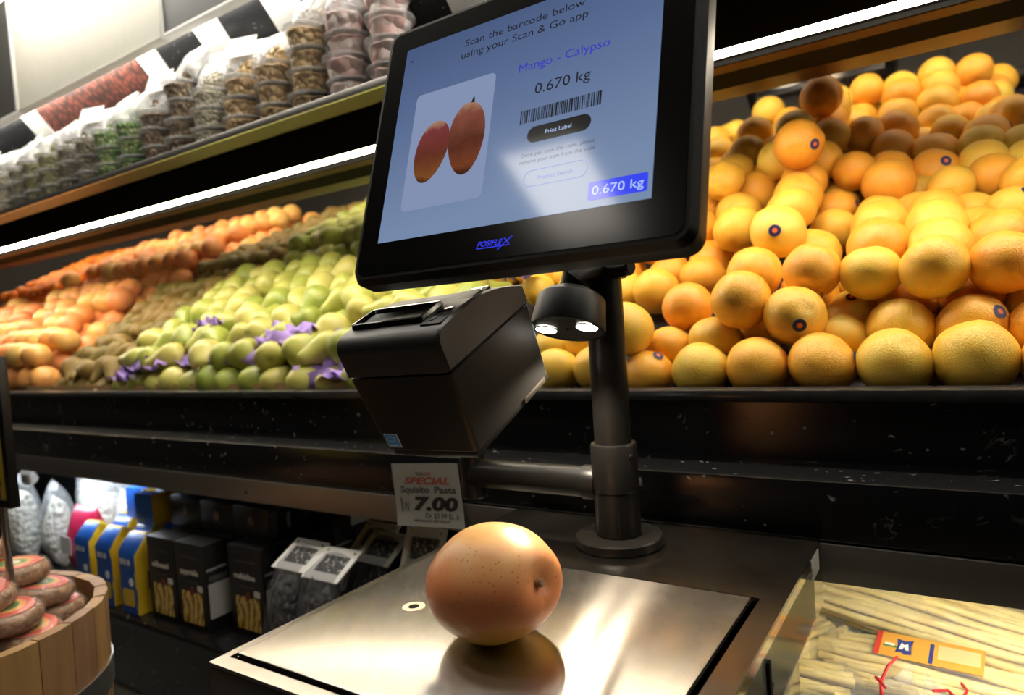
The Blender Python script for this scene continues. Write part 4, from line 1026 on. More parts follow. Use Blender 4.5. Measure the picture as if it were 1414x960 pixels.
# ------------------------------------------------------------------ black cartons of pasta on the bay shelf
BZ = -0.640
M_CARTON = plain('black_carton', (0.012, 0.011, 0.012), 0.45)
M_CTXT = plain('carton_white_print', (0.62, 0.60, 0.58), 0.6); M_CGREY = plain('carton_grey_print', (0.10, 0.10, 0.10), 0.6)
q = N('pasta_window'); 
wv = q.n('ShaderNodeTexWave', wave_type='BANDS', bands_direction='X'); wv.inputs['Scale'].default_value = 16; wv.inputs['Distortion'].default_value = 9.0; wv.inputs['Detail Scale'].default_value = 1.6; q.l(q.coord(), wv.inputs[0])
q.set(Base_Color=q.ramp(wv.outputs[1], [(0.0, (0.20, 0.11, 0.02)), (0.4, (0.50, 0.34, 0.08)), (1.0, (0.62, 0.46, 0.14))]), Roughness=0.25)
M_PWIN = q.m
M_LABELW = plain('carton_white_panel', (0.52, 0.52, 0.50), 0.6)
FX = Matrix.Rotation(R(90), 4, 'X')
def carton(x0, y0, label, word, z=BZ, w_=0.112, d_=0.062, h_=0.196, lying=False, group='black pasta cartons'):
    t = thing('pasta_carton', label, 'carton', (x0 + w_ / 2, y0 + d_ / 2, z), group=group)
    bm = new_bm(); box(bm, -w_ / 2, w_ / 2, -d_ / 2, d_ / 2, 0.0002, h_, bev=0.0012); b_ = mk('carton_box', bm, M_CARTON, t, local=True)
    f = Matrix.Translation((0, -d_ / 2 - 0.0004, 0)) @ FX
    s = Matrix.Translation((w_ / 2 + 0.0004, 0, 0)) @ Matrix.Rotation(R(90), 4, 'Z') @ FX
    if lying:
        bm = new_bm(); lathe(bm, [(0, 0), (0.011, 0), (0.011, 0.0005), (0, 0.0005)], 18, f @ Matrix.Translation((0, h_ * 0.55, 0))); mk('emblem', bm, plain('bronze_emblem', (0.16, 0.11, 0.08), 0.5), b_, local=True)
        scribble(-0.018, 0.018, h_ * 0.55 - 0.019, 0.004, M_CGREY, b_, f)
        bm = new_bm(); box(bm, -d_ / 2 + 0.004, -d_ / 2 + 0.022, 0.008, h_ - 0.01, 0, 0.0004, M=s); mk('side_print', bm, M_CGREY, b_, local=True)
        text(word, 0.018, h_ - 0.02, -0.006, 0.012, M_CTXT, b_, s @ Matrix.Rotation(R(90), 4, 'Z') , name='carton_lettering', bold=0.03)
        return t
    bm = new_bm(); prism(bm, rrect(-w_ * 0.33, w_ * 0.36, 0.014, h_ * 0.44, 0.003), 0, 0.0005, f); mk('window', bm, M_PWIN, b_, local=True)
    text(word, -w_ * 0.34, w_ * 0.28, h_ * 0.64, 0.013, M_CTXT, b_, f @ Matrix.Translation((0, 0, 0.0002)), name='carton_lettering', bold=0.03)
    scribble(-w_ * 0.3, w_ * 0.3, h_ * 0.83, 0.0035, M_CGREY, b_, f, seed=2)
    scribble(-w_ * 0.25, w_ * 0.25, h_ * 0.55, 0.0035, M_CGREY, b_, f, seed=3)
    bm = new_bm(); lathe(bm, [(0, 0), (0.0095, 0), (0.0095, 0.0008), (0, 0.0008)], 18, f @ Matrix.Translation((0.004, h_ * 0.455, 0))); mk('round_seal', bm, plain('seal_maroon', (0.14, 0.03, 0.02), 0.5), b_, local=True)
    bm = new_bm(); prism(bm, rrect(w_ * 0.22, w_ * 0.40, h_ * 0.46, h_ * 0.53, 0.004), 0, 0.0005, f); mk('corner_patch', bm, M_LABELW, b_, local=True)
    bm = new_bm(); box(bm, -d_ * 0.40, d_ * 0.44, 0.030, 0.108, 0, 0.0005, M=s); mk('side_panel', bm, M_LABELW, b_, local=True)
    text(word, -d_ * 0.42, d_ * 0.36, h_ * 0.70, 0.007, M_CTXT, b_, s, name='carton_lettering', bold=0.02)
    bm = new_bm(); box(bm, -d_ * 0.36, d_ * 0.40, h_ * 0.575, h_ * 0.635, 0, 0.0003, M=s); mk('side_print', bm, M_CGREY, b_, local=True)
    return t
carton(-1.632, 0.846, 'upright black pasta carton beside the blue and yellow packets', 'albesi')
carton(-1.515, 0.846, 'upright black pasta carton with white side panel, second from the blue packets', 'pappardelle')
carton(-1.366, 0.880, 'upright black pasta carton nearest the dark pasta bags', 'mafaldine', w_=0.118)
for k in range(1, 5):
    carton(-1.366, 0.880 + 0.067 * k, 'upright black pasta carton, %s behind the one beside the dark pasta bags' % ordinal(k - 1), 'mafaldine', w_=0.118)
for k in range(2):
    carton(-1.632 + 0.117 * k, 0.912, 'upright black pasta carton in second row behind the %s one from the blue packets' % ordinal(k), ('albesi', 'pappardelle')[k])
for k in range(3):
    carton(-1.655 + 0.128 * k, 0.925, 'black carton lying on top of upright cartons, %s from the blue packets' % ordinal(k), 'mafaldine', z=BZ + 0.1965, w_=0.125, d_=0.10, h_=0.072, lying=True)
t = thing('pasta_carton', 'black carton with a white top panel lying at the back of the stack', 'carton', (-1.24, 1.12, BZ + 0.1965), group='black pasta cartons')
bm = new_bm(); box(bm, -0.07, 0.07, -0.06, 0.06, 0.0002, 0.06, bev=0.001); b_ = mk('carton_box', bm, M_CARTON, t, local=True)
bm = new_bm(); box(bm, 0.0701, 0.0705, -0.055, 0.055, 0.006, 0.055); mk('side_panel', bm, M_LABELW, b_, local=True)

# ------------------------------------------------------------------ blue and yellow block packets
M_PBLUE = plain('packet_blue_film', (0.012, 0.075, 0.34), 0.3); M_PYEL = plain('packet_yellow_film', (0.52, 0.36, 0.02), 0.3)
M_PNAVY = plain('packet_navy_print', (0.015, 0.03, 0.12), 0.4); M_PWHITE = plain('packet_white_print', (0.62, 0.66, 0.72), 0.5)
def packet(x0, y0, label, z=BZ, w_=0.085, d_=0.080, h_=0.185, lying=False, seed=0):
    rot = Matrix.Rotation(0.0, 3, 'X')
    if lying: rot = Matrix.Rotation(R(-90), 3, 'X')
    t = thing('pasta_packet', label, 'packet', (x0, y0, z), rot, 'blue and yellow pasta packets')
    bm = new_bm(); n_ = 9; rings = []
    for j in range(n_ + 1):
        v = j / n_
        fx = 1 - 0.05 * abs(math.sin(v * 7 + seed)) ; fy = 1.0 if v < 0.80 else 1 - (v - 0.80) / 0.20 * 0.82
        fx2 = 1.0 if v < 0.8 else 1 - (v - 0.8) * 0.25
        loop = rrect(-w_ / 2 * fx * fx2, w_ / 2 * fx * fx2, -d_ / 2 * fy, d_ / 2 * fy, min(0.007, d_ / 2 * fy * 0.9), 3)
        rings.append([bm.verts.new((x + 0.002 * noise.noise(Vector((x * 30, z_ * 30, v * 5 + seed))), z_ + 0.003 * noise.noise(Vector((x * 30, v * 6, seed + z_ * 20))), v * h_ + 0.0003)) for x, z_ in loop])
    nn = len(rings[0])
    for a, b in zip(rings, rings[1:]):
        for i in range(nn):
            f = bm.faces.new((a[i], a[(i + 1) % nn], b[(i + 1) % nn], b[i]))
            c = f.calc_center_median()
            f.material_index = 1 if abs(c.x) > w_ / 2 * 0.86 else 0
    bm.faces.new(rings[0][::-1]); bm.faces.new(rings[-1]).material_index = 1
    b_ = mk('packet_body', bm, [M_PBLUE, M_PYEL], t, local=True, ang=50)
    f = Matrix.Translation((0, -d_ / 2 - 0.0012, 0)) @ FX
    scribble(-w_ * 0.30, w_ * 0.26, h_ * 0.64, 0.020, M_PWHITE, b_, f, seed=4)
    bm = new_bm(); prism(bm, rrect(-w_ * 0.30, w_ * 0.34, 0.018, h_ * 0.32, 0.01), 0, 0.0006, f); mk('pasta_picture', bm, M_PYEL, b_, local=True)
    bm = new_bm(); lathe(bm, [(0, 0), (0.010, 0), (0.010, 0.0006), (0, 0.0006)], 16, f @ Matrix.Translation((0.018, h_ * 0.42, 0))); mk('round_print', bm, M_PWHITE, b_, local=True)
    s = Matrix.Translation((w_ / 2 + 0.0012, 0, 0)) @ Matrix.Rotation(R(90), 4, 'Z') @ FX
    bm = new_bm(); box(bm, -0.014, 0.014, h_ * 0.30, h_ * 0.54, 0, 0.0006, M=s); lathe(bm, [(0, 0), (0.010, 0), (0.010, 0.0006), (0, 0.0006)], 16, s @ Matrix.Translation((0, h_ * 0.66, 0))); mk('side_print', bm, M_PNAVY, b_, local=True)
    bm = new_bm(); tube(bm, [(-w_ * 0.40, 0, h_), (w_ * 0.40, 0, h_ + 0.004)], [0.006, 0.006], 8, flat=0.35); mk('folded_seal', bm, M_PYEL, b_, local=True)
for k, x in enumerate((-1.705, -1.825, -1.945)):
    packet(x, 0.872 + 0.004 * k, 'upright blue and yellow pasta packet, %s from the black cartons' % ordinal(k), seed=k)
    packet(x + 0.01, 0.962, 'upright blue and yellow pasta packet in second row, %s from the black cartons' % ordinal(k), seed=k + 5)
packet(-1.735, 0.90, 'blue and yellow packet lying flat on top beside the black cartons', z=BZ + 0.232, lying=True, seed=11)
packet(-1.835, 0.93, 'blue and yellow packet lying flat on top, further from the black cartons', z=BZ + 0.232, lying=True, seed=12)
packet(-1.78, 0.98, 'blue and yellow packet lying on top at the back of the packets', z=BZ + 0.29, lying=True, seed=14)
# a magenta packet and pale pasta nests further along
t = thing('magenta_packet', 'crumpled magenta food packet beyond the blue packets', 'packet', (-2.10, 0.93, BZ))
bm = new_bm(); pillow(bm, 0.13, 0.20, 0.11, 3); mk('packet_body', bm, plain('magenta_film', (0.40, 0.012, 0.06), 0.35), t, local=True, ang=80)
bm = new_bm(); box(bm, -0.03, 0.03, -0.062, -0.061, 0.08, 0.13); mk('front_print', bm, M_PWHITE, t, local=True)
M_PALEP = lumps('pale_pasta_nests', [(0.0, (0.60, 0.56, 0.44)), (1.0, (0.78, 0.75, 0.66))], 60)
M_BAGF2 = film('crinkled_cellophane', (0.95, 0.96, 0.97), 0.75, 0.08, 1.0, 30, (0.8, 0.82, 0.85))
for i, (x, y, hh, nm) in enumerate(((-2.08, 1.05, 0.27, 'behind the magenta packet'), (-2.20, 1.02, 0.26, 'second beyond the magenta packet'), (-2.33, 0.95, 0.25, 'third beyond the magenta packet'), (-2.50, 0.92, 0.27, 'farthest from the cartons'), (-2.40, 1.10, 0.29, 'at the back under the marble'), (-1.95, 1.14, 0.28, 'behind the blue packets'))):
    t = thing('pasta_bag', 'clear bag of pale pasta nests %s' % nm, 'bag', (x, y, BZ), Matrix.Rotation(0.3 * math.sin(i * 2.1), 3, 'Z'), 'clear bags of pale pasta')
    bm = new_bm(); pillow(bm, 0.135, hh, 0.115, i * 1.7); mk('bag_film', bm, M_BAGF2, t, local=True, ang=80)
    bm = new_bm(); pillow(bm, 0.120, hh * 0.80, 0.10, i + 2); mk('contents', bm, M_PALEP, t, local=True, ang=80)
t = thing('steel_spotlight', 'small steel spotlight under the marble above the pale pasta bags', 'spotlight', (-2.36, 0.885, -0.336))
bm = new_bm(); tube(bm, [(-2.36, 0.89, -0.316), (-2.36, 0.89, -0.352)], 0.006, 10); mk('stem', bm, M_STRIP, t)
bm = new_bm(); tube(bm, [(-2.345, 0.885, -0.345), (-2.37, 0.90, -0.375)], [0.016, 0.022], 18); mk('hood', bm, M_STRIP, t)

# ------------------------------------------------------------------ dark pasta bags with white header cards
M_DARKPASTA = lumps('dark_pasta', [(0.0, (0.008, 0.008, 0.009)), (0.8, (0.022, 0.02, 0.018)), (1.0, (0.07, 0.06, 0.03))], 60)
M_DFILM = film('shiny_bag_film', (0.85, 0.85, 0.86), 0.80, 0.07, 1.0, 42, (0.25, 0.25, 0.26))
q = N('header_photo_print')
q.set(Base_Color=q.ramp(q.noise(75, 4, 0.65, q.coord(), 0.8), [(0.40, (0.035, 0.035, 0.035)), (0.56, (0.12, 0.12, 0.12)), (0.62, (0.7, 0.69, 0.66))]), Roughness=0.6)
M_HPHOTO = q.m
HB = [(-1.100, 0.900, -0.411, 28, 'nearest the black cartons'), (-0.998, 0.888, -0.411, 28, 'second from the black cartons'), (-0.965, 0.985, -0.405, 32, 'behind the front pair'), (-0.845, 0.955, -0.372, 66, 'nearest the price card'), (-1.03, 1.03, -0.405, 40, 'at the back of the bags')]
for i, (x, y, z, sl, nm) in enumerate(HB):
    rot = Matrix.Rotation(R(sl), 3, 'X') @ Matrix.Rotation(R(3 * math.sin(i * 3)), 3, 'Z')
    t = thing('header_card_bag', 'clear bag of dark pasta with white photo header card, %s' % nm, 'bag', (x, y, z), rot, 'dark pasta bags with header cards')
    # local: x across, y up the slope, z out of the card
    bm = new_bm(); box(bm, -0.048, 0.048, -0.078, 0.0, -0.0015, 0.0015, bev=0.0006); hc = mk('header_card', bm, M_PAPER, t, local=True)
    bm = new_bm(); box(bm, -0.030, 0.036, -0.060, -0.020, 0.0015, 0.0019); mk('card_photo', bm, M_HPHOTO, hc, local=True)
    bm = new_bm()
    for sx_ in (-0.036, 0.036): lathe(bm, [(0, 0), (0.003, 0), (0.003, 0.0008), (0, 0.0008)], 10, Matrix.Translation((sx_, -0.009, 0.0015)))
    mk('staple', bm, plain('brass_staple', (0.5, 0.38, 0.12), 0.3, 1.0), hc, local=True)
    # the bag slumps from the card down to the shelf
    dn = R(sl)
    L_ = Vector((0, 0, 1)); 
    p0 = Vector((x, y, z)) + rot @ Vector((0, -0.070, -0.010)); p2 = Vector((x - 0.012, y - 0.085, BZ + 0.055)); 
    bm = new_bm()
    pts = [p0 + rot @ Vector((0, 0.05, 0)), p0, p0.lerp(p2, 0.35) + Vector((0, -0.006, 0.004)), p0.lerp(p2, 0.7), p2, p2 + Vector((0, 0.01, -0.05))]
    fs = tube(bm, pts, [0.040, 0.044, 0.050, 0.053, 0.050, 0.030], 16, flat=0.55)
    for v in bm.verts: v.co += Vector((0, 0, 0)) + 0.006 * noise.noise_vector(v.co * 26)
    mk('bag_film', bm, M_DFILM, t, ang=80)
    bm = new_bm(); tube(bm, pts[1:], [0.030, 0.042, 0.046, 0.044, 0.024], 14, flat=0.5)
    for v in bm.verts: v.co += 0.008 * noise.noise_vector(v.co * 40)
    mk('contents', bm, M_DARKPASTA, t, ang=80)

# ------------------------------------------------------------------ bags of long macaroni
q = N('macaroni'); q.set(Base_Color=q.ramp(q.noise(30, 2, 0.5, q.coord()), [(0.3, (0.74, 0.54, 0.15)), (0.7, (0.86, 0.69, 0.27))]), Roughness=0.45)
M_MAC = q.m
M_MFILM = film('thin_cellophane', (0.98, 0.98, 0.97), 0.84, 0.05, 1.0, 45, (0.9, 0.9, 0.88))
M_TIE = plain('red_twist_tie', (0.55, 0.012, 0.015), 0.5)
M_ORL = plain('orange_label', (0.72, 0.34, 0.05), 0.6); M_NAVY = plain('navy_print', (0.03, 0.045, 0.20), 0.6); M_LRED = plain('label_red_print', (0.60, 0.05, 0.03), 0.6)
M_LPALE = plain('label_pale_print', (0.78, 0.52, 0.24), 0.6); M_LGREEN = plain('label_green_print', (0.03, 0.22, 0.06), 0.6); M_LCREAM = plain('label_white_print', (0.8, 0.78, 0.72), 0.6)
def macaroni_bag(x, y, z, ang, label, seed, ln=0.25, wd=0.105, th=0.060, neck=True, tag_=False, tilt=0.0):
    rot = Matrix.Rotation(ang, 3, 'Z') @ Matrix.Rotation(tilt, 3, 'Y')
    t = thing('macaroni_bag', label, 'bag', (x, y, z), rot, 'bags of long macaroni')
    rr = random.Random(seed); bm = new_bm()
    # tubes of pasta lying roughly along x, packed in an oval
    for k in range(44):
        a = rr.uniform(0, 2 * math.pi); ra = math.sqrt(rr.random())
        if k < 32: ra = 1.0
        if k < 32: a = 2 * math.pi * (k + rr.uniform(-0.25, 0.25)) / 32
        cy, cz = math.cos(a) * ra * (wd / 2 - 0.006), th / 2 + math.sin(a) * ra * (th / 2 - 0.006)
        l = ln * rr.uniform(0.78, 0.98); ox = rr.uniform(-0.01, 0.01)
        sk = rr.uniform(-0.010, 0.010)
        pts = [Vector((ox + l * (u - 0.5), (cy + sk * (u - 0.5)) * (1 - 0.18 * (2 * u - 1) ** 2), cz * (1 - 0.10 * (2 * u - 1) ** 2) + 0.006 * math.sin(3.2 * u + seed + k * 1.7))) for u in (0, 0.33, 0.66, 1)]
        tube(bm, pts, 0.0058, 8)
    mk('macaroni', bm, M_MAC, t, local=True, ang=60)['kind'] = 'stuff'
    bm = new_bm(); n_ = 14; rings = []
    for j in range(n_ + 1):
        u = j / n_; X = -ln * 0.53 + u * (ln * 1.06 + (0.07 if neck else 0.0))
        k = min(1, (u + 0.03) / 0.10) ** 0.5
        e = 1.0
        if neck:
            if u > 0.74: e = max(0.16, 1 - (u - 0.74) / 0.10)
            if u > 0.86: e = 0.16 + (u - 0.86) / 0.14 * 0.52
        elif u > 0.93: e = max(0.5, 1 - (u - 0.93) * 6)
        ring = []
        for i in range(18):
            a = 2 * math.pi * i / 18
            yy = math.cos(a) * (wd / 2 + 0.004) * k * e; zz = math.sin(a) * (th / 2 + 0.004) * k * e
            if neck and u > 0.80: ang_k = 1 + 0.35 * math.sin(a * 5 + seed)
            else: ang_k = 1
            p = Vector((X, yy * ang_k, th / 2 + zz * ang_k + (0.012 if neck and u > 0.8 else 0)))
            p += 0.004 * noise.noise_vector(p * 40 + Vector((seed, 0, 0)))
            p.z = max(p.z, 0.001)
            ring.append(bm.verts.new(p))
        rings.append(ring)
    for a, b in zip(rings, rings[1:]):
        for i in range(18): bm.faces.new((a[i], a[(i + 1) % 18], b[(i + 1) % 18], b[i]))
    bm.faces.new(rings[0][::-1])
    if not neck: bm.faces.new(rings[-1])
    mk('bag_film', bm, M_MFILM, t, local=True, ang=80)
    if neck:
        nx = -ln * 0.53 + 0.86 * (ln * 1.06 + 0.07)
        bm = new_bm(); rn = wd / 2 * 0.16 + 0.004
        tube(bm, [(nx, rn * math.cos(R(a)), th / 2 + 0.012 + rn * math.sin(R(a))) for a in range(0, 361, 30)], 0.0022, 6)
        tube(bm, [(nx, 0, th / 2 + 0.012 + rn), (nx + 0.010, 0.010, th / 2 + 0.030 + rn), (nx + 0.022, 0.030, th / 2 + 0.034 + rn)], [0.0022, 0.002, 0.0018], 6)
        tube(bm, [(nx, 0, th / 2 + 0.012 + rn), (nx - 0.006, -0.014, th / 2 + 0.024 + rn), (nx + 0.004, -0.034, th / 2 + 0.022 + rn)], [0.0022, 0.002, 0.0018], 6)
        mk('twist_tie', bm, M_TIE, t, local=True)
    if tag_:
        Lm = Matrix.Translation((0.0, -0.012, th + 0.0055)) @ Matrix.Rotation(R(14), 4, 'X')
        bm = new_bm(); box(bm, -0.062, 0.066, -0.024, 0.026, 0, 0.0006, M=Lm); lb = mk('paper_label', bm, M_ORL, t, local=True)
        def lp(nm, x0, x1, y0, y1, mt, zz=0.0007):
            bm = new_bm(); box(bm, x0, x1, y0, y1, zz - 0.0002, zz + 0.0001, M=Lm); mk(nm, bm, mt, lb, local=True)
        lp('label_red_stripe', -0.062, -0.055, -0.024, 0.026, M_LRED); lp('label_blue_stripe', 0.004, 0.009, -0.022, 0.018, M_NAVY); lp('label_pale_print', 0.014, 0.062, -0.010, 0.018, M_LPALE); lp('label_green_stripe', -0.052, -0.030, -0.004, -0.001, M_LGREEN); lp('label_white_stripe', -0.050, -0.038, -0.001, 0.004, M_LCREAM)
        bm = new_bm()
        prism(bm, [(-0.036, -0.014), (-0.030, -0.011), (-0.024, -0.015), (-0.016, -0.013), (-0.018, 0.002), (-0.016, 0.016), (-0.026, 0.013), (-0.036, 0.016), (-0.034, 0.002)], 0.0008, 0.0010, Lm); mk('label_emblem', bm, M_NAVY, lb, local=True)
        bm = new_bm()
        prism(bm, [(-0.032, -0.006), (-0.028, -0.006), (-0.026, 0.0), (-0.024, -0.006), (-0.020, -0.006), (-0.022, 0.008), (-0.026, 0.004), (-0.030, 0.008)], 0.0010, 0.0012, Lm); mk('label_emblem_light', bm, M_LCREAM, lb, local=True)
    return t
macaroni_bag(-0.080, 1.172, -0.518, R(-10), 'bag of long macaroni lying topmost in the lit bay under the marble', 1, neck=False, ln=0.34, wd=0.13, th=0.07, tilt=R(4))
macaroni_bag(-0.055, 1.072, -0.562, R(-4), 'bag of long macaroni with an orange label, in the lit bay', 2, tag_=True, neck=False, ln=0.29, wd=0.125, th=0.066)
macaroni_bag(-0.240, 0.965, -0.560, R(8), 'bag of macaroni tied with red twist tie, in front of the labelled bag', 3, ln=0.20, wd=0.10)
macaroni_bag(0.120, 0.965, -0.570, R(170), 'bag of macaroni with red tie pointing at the front bag, right of it', 4, ln=0.21, wd=0.10)
macaroni_bag(0.215, 1.110, -0.560, R(112), 'bag of macaroni lying crosswise in the bay beyond the labelled bag', 5, ln=0.25, wd=0.11)
macaroni_bag(-0.235, 1.075, -0.560, R(62), 'bag of macaroni with red tie beside the polished scale side', 6, ln=0.20, wd=0.10)
macaroni_bag(-0.05, 0.985, -0.6395, R(0), 'bag of macaroni at the bottom of the heap, front', 7, neck=False)
macaroni_bag(-0.05, 1.110, -0.6395, R(2), 'bag of macaroni at the bottom of the heap, middle', 8, neck=False)
macaroni_bag(-0.05, 1.235, -0.6395, R(-3), 'bag of macaroni at the bottom of the heap, back', 9, neck=False)
macaroni_bag(-0.03, 1.280, -0.560, R(-3), 'bag of macaroni on the back of the heap, against the wall', 10, neck=False)
macaroni_bag(0.23, 1.0, -0.6395, R(4), 'bag of macaroni on the shelf at the end of the heap, front', 12, neck=False)
macaroni_bag(0.25, 1.16, -0.6395, R(-4), 'bag of macaroni on the shelf at the end of the heap, back', 13, neck=False)
macaroni_bag(0.30, 1.29, -0.56, R(-4), 'bag of macaroni against the bay wall at the far end of the heap', 14, neck=False)
macaroni_bag(-0.270, 1.215, -0.600, R(20), 'bag of macaroni at the back of the heap behind the tied bag', 21, neck=False, ln=0.22)
macaroni_bag(-0.300, 0.96, -0.6395, R(70), 'bag of macaroni on the shelf behind the scale pedestal', 15, neck=False)
macaroni_bag(-0.790, 0.865, -0.6395, R(12), 'bag of macaroni on the shelf beneath the dark pasta bags', 16, neck=False)
macaroni_bag(-0.800, 0.860, -0.560, R(-165), 'bag of macaroni with red tie beside the steel scale edge', 17, ln=0.20, tilt=R(0))
macaroni_bag(-0.800, 0.875, -0.490, R(15), 'small bag of macaroni on top of the tied bag beside the scale', 18, ln=0.17, wd=0.09, th=0.05)
# lamp tubes inside the bay
for x0, x1, st_, nm, col in ((-0.12, 0.9, LED_BAY_R, 'white lamp tube under the marble above the macaroni', (1.0, 0.95, 0.80)), (-3.3, -1.80, LED_BAY_L, 'cool white lamp tube under the marble above pale pasta', (0.85, 0.93, 1.0))):
    t = thing('bay_lamp', nm, 'lamp tube', ((x0 + x1) / 2, 0.91, -0.33), group='lamp tubes in the bay')
    bm = new_bm(); box(bm, x0, x1, 0.892, 0.93, -0.3255, -0.3155, bev=0.001); mk('housing', bm, M_WHITE, t)
    bm = new_bm(); tube(bm, [(x0 + .01, 0.911, -0.3295), (x1 - .01, 0.911, -0.3295)], 0.0042, 10); mk('tube', bm, glow('bay_tube_light', col, st_), t)

# ------------------------------------------------------------------ half barrel of wrapped cheeses with a sign
BCx, BCy, BR_, BZR = -1.400, 0.375, 0.245, -0.425
barrel = thing('half_barrel', 'pale wooden half barrel heaped with round wrapped cheeses', 'barrel', (BCx, BCy, -1.2))
M_STAVES = []
for i in range(3):
    q = N('barrel_oak'); mp = q.n('ShaderNodeMapping'); q.l(q.coord(), mp.inputs[0]); mp.inputs['Scale'].default_value = (30, 30, 3)
    q.set(Base_Color=q.ramp(q.noise(1.0, 4, 0.6, mp.outputs[0]), [(0.25, (0.20 - .03 * i, 0.105 - .015 * i, 0.035)), (0.75, (0.36 - .04 * i, 0.21 - .03 * i, 0.08))]), Roughness=0.6); M_STAVES.append(q.m)
NS = 26
def bar_r(z):
    k = (z + 1.2) / (BZR + 1.2); return BR_ * (1.0 - 0.10 * (1 - k) - 0.10 * (k - 0.75) ** 2 + 0.0)
for i in range(NS):
    bm = new_bm(); a0, a1 = 2 * math.pi * i / NS + 0.0025, 2 * math.pi * (i + 1) / NS - 0.0025
    zs = [-1.195, -0.95, -0.70, -0.55, BZR + (0.001 * ((i * 7) % 3 - 1))]
    gr = []
    for z in zs:
        gr.append([bm.verts.new((BCx + (bar_r(z) - d) * math.cos(a), BCy + (bar_r(z) - d) * math.sin(a), z)) for a, d in ((a0, 0), ((a0 + a1) / 2, -0.0015), (a1, 0), (a1, 0.018), (a0, 0.018))])
    for a, b in zip(gr, gr[1:]):
        for k in range(5): bm.faces.new((a[k], a[(k + 1) % 5], b[(k + 1) % 5], b[k]))
    bm.faces.new(gr[0][::-1]); bm.faces.new(gr[-1])
    mk('stave', bm, M_STAVES[i % 3], barrel, ang=30)
M_HOOP = brushed('galvanised_hoop', (0.45, 0.46, 0.45), 0.45, 'X', strength=0.0)
for z in (-0.560, -1.02):
    bm = new_bm(); lathe(bm, [(bar_r(z - .02) + .001, z - .022), (bar_r(z - .02) + .004, z - .022), (bar_r(z + .02) + .004, z + .022), (bar_r(z + .02) + .001, z + .022)], 64, Matrix.Translation((BCx, BCy, 0))); mk('hoop', bm, M_HOOP, barrel)
bm = new_bm(); lathe(bm, [(0, -0.50), (0.215, -0.50), (0.215, -0.515), (0, -0.515)], 32, Matrix.Translation((BCx, BCy, 0))); mk('inner_board', bm, M_STAVES[0], barrel)
q = N('cheese_rind'); q.set(Base_Color=q.ramp(q.noise(60, 4, 0.65, q.shift(q.coord()), 0.6), [(0.3, (0.10, 0.045, 0.02)), (0.55, (0.30, 0.16, 0.085)), (0.75, (0.52, 0.36, 0.24))]), Roughness=0.25); q.bump(q.noise(70, 3, 0.5, q.coord()), 0.6, 0.006)
M_RIND = q.m
q = N('cheese_label_print'); sx3 = q.n('ShaderNodeSeparateXYZ'); q.l(q.coord(), sx3.inputs[0])
rr_ = q.math('SQRT', q.math('ADD', q.math('MULTIPLY', sx3.outputs[0], sx3.outputs[0]), q.math('MULTIPLY', q.math('MULTIPLY', sx3.outputs[1], sx3.outputs[1]), 1.0)))
rr_ = q.math('ADD', rr_, q.math('MULTIPLY', q.math('SUBTRACT', q.noise(90, 2, 0.5, q.coord()), 0.5), 0.004))
q.set(Base_Color=q.ramp(q.math('MULTIPLY', rr_, 20.0), [(0.0, (0.70, 0.62, 0.52)), (0.22, (0.66, 0.60, 0.46)), (0.26, (0.05, 0.20, 0.05)), (0.40, (0.10, 0.26, 0.06)), (0.44, (0.72, 0.36, 0.06)), (0.58, (0.72, 0.30, 0.10)), (0.62, (0.56, 0.06, 0.04)), (0.86, (0.60, 0.10, 0.07)), (0.9, (0.70, 0.45, 0.38))]), Roughness=0.3)
M_CLAB = q.m
bm = new_bm()
def cw(c): return c * (1 + 0.03 * noise.noise(c * 30))
lathe(bm, [(0, 0), (0.040, 0.0), (0.050, 0.004), (0.054, 0.013), (0.053, 0.024), (0.047, 0.031), (0, 0.033)], 26, None, 0, cw); _a = mk('rind', bm, M_RIND, local=True, ang=60)
bm = new_bm(); lathe(bm, [(0, 0.0345), (0.041, 0.0338), (0.0425, 0.0325), (0.040, 0.0318)], 26); _b = mk('label', bm, M_CLAB, local=True)
bm = new_bm(); lathe(bm, [(0, -0.0008), (0.042, -0.0008), (0.053, 0.003), (0.0572, 0.013), (0.056, 0.025), (0.049, 0.0335), (0, 0.0360)], 26, None, 0, cw); _c = mk('wrap', bm, film('cheese_wrap', (0.97, 0.96, 0.95), 0.88, 0.06, 1.0, 60, (0.6, 0.55, 0.5)), local=True, ang=60)
CME = [o.data for o in (_a, _b, _c)]
for o in (_a, _b, _c): bpy.data.objects.remove(o)
CH = []
rc = random.Random(4)
for lvl, (n_, rad_, z0) in enumerate(((9, 0.160, -0.4980), (5, 0.085, -0.4980), (9, 0.155, -0.4605), (5, 0.08, -0.4605), (8, 0.140, -0.4230), (4, 0.07, -0.4230), (6, 0.110, -0.3855), (2, 0.03, -0.3855), (3, 0.075, -0.348))):
    for k in range(n_):
        a = 2 * math.pi * (k + 0.37 * lvl) / n_
        if lvl < 2 and math.sin(a - 0.5) > 0.3: continue
        CH.append((BCx + rad_ * math.cos(a), BCy + rad_ * math.sin(a), z0, a, lvl))
LVN = ['outer ring of the lowest layer', 'middle of the lowest layer', 'outer ring of the second layer', 'middle of the second layer', 'outer ring of the third layer', 'middle of the third layer', 'fourth layer', 'middle of the fourth layer', 'very top of the heap']
seen = {}
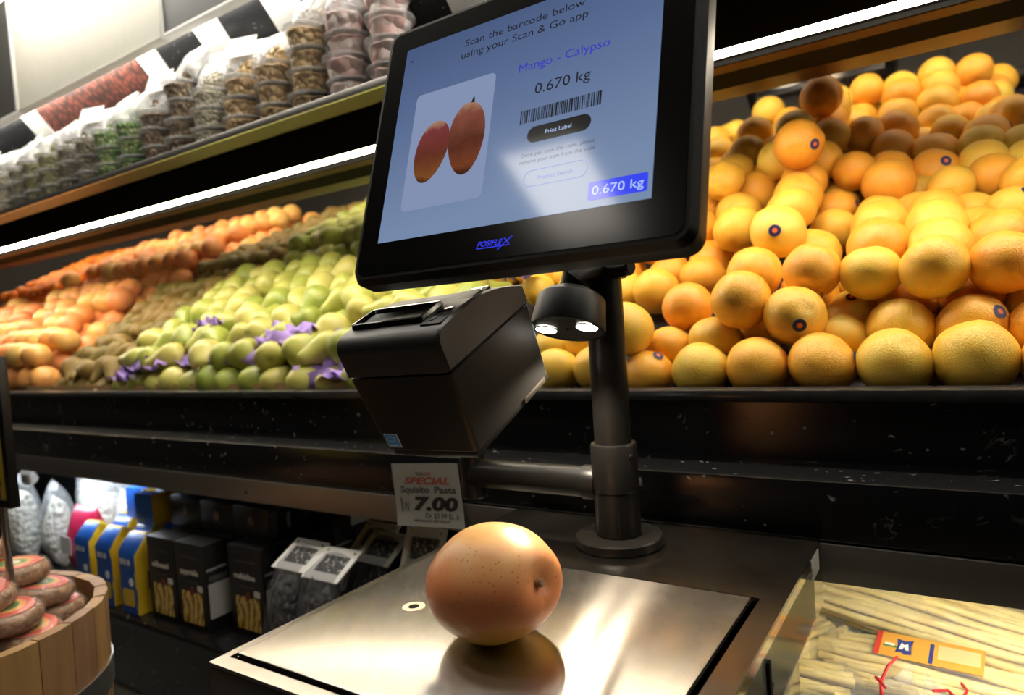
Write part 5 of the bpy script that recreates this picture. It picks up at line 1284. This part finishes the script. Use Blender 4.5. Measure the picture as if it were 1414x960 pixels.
for x, y, z, a, lvl in CH:
    k = seen.get(lvl, 0); seen[lvl] = k + 1
    t = thing('wrapped_cheese', 'wrapped cheese with red and green label, %s in the %s' % (ordinal(k), LVN[lvl]), 'cheese', (x, y, z), Matrix.Rotation(a, 3, 'Z') @ Matrix.Rotation(R(rc.uniform(2, 14) * (1 if lvl % 2 == 0 else 0.3)), 3, 'Y') @ Matrix.Rotation(rc.uniform(0, 6), 3, 'Z'), 'round cheeses in the barrel')
    for nm, me in zip(('rind', 'label', 'wrap'), CME): link(nm, me, t)
# sign on a rod standing in the barrel
sg = thing('barrel_sign', 'yellow sign in a black frame on a thin rod stuck in the cheese barrel', 'sign', (-1.285, 0.448, -0.50))
bm = new_bm(); tube(bm, [(-1.285, 0.448, -0.49), (-1.285, 0.448, -0.20)], 0.0055, 12); mk('rod', bm, plain('rod_steel', (0.55, 0.50, 0.46), 0.3, 1.0), sg)
SM = Matrix.Translation((-1.262, 0.452, 0)) @ Matrix.Rotation(R(8), 4, 'Z')
bm = new_bm(); box(bm, -0.30, 0.0, -0.004, 0.004, -0.228, -0.010, M=SM); mk('board', bm, plain('yellow_board', (0.46, 0.34, 0.02), 0.6), sg)
bm = new_bm()
for b in ((-0.305, 0.008, -0.007, 0.007, -0.238, -0.226), (-0.305, 0.008, -0.007, 0.007, -0.012, 0.0), (-0.002, 0.010, -0.007, 0.007, -0.2385, 0.0005), (-0.312, -0.300, -0.007, 0.007, -0.2385, 0.0005)): box(bm, *b, bev=0.001, M=SM)
mk('frame', bm, M_BLACK, sg)
for k, (zz, hh, wd) in enumerate(((-0.055, 0.022, 0), (-0.105, 0.026, 0), (-0.160, 0.034, 0), (-0.205, 0.018, 0))):
    scribble(-0.27, -0.012, zz, hh, M_INK, sg, WM[sg].inverted() @ SM @ Matrix.Translation((0, -0.0045, 0)) @ FX, seed=k + 6)
# ------------------------------------------------------------------ lift everything so that the floor is at z = 0
for o in list(COL.objects):
    if o.parent is None:
        if o is cam: cam.matrix_world = Matrix.Translation((0, 0, ZC)) @ cam.matrix_world
        else: o.location.z += ZC
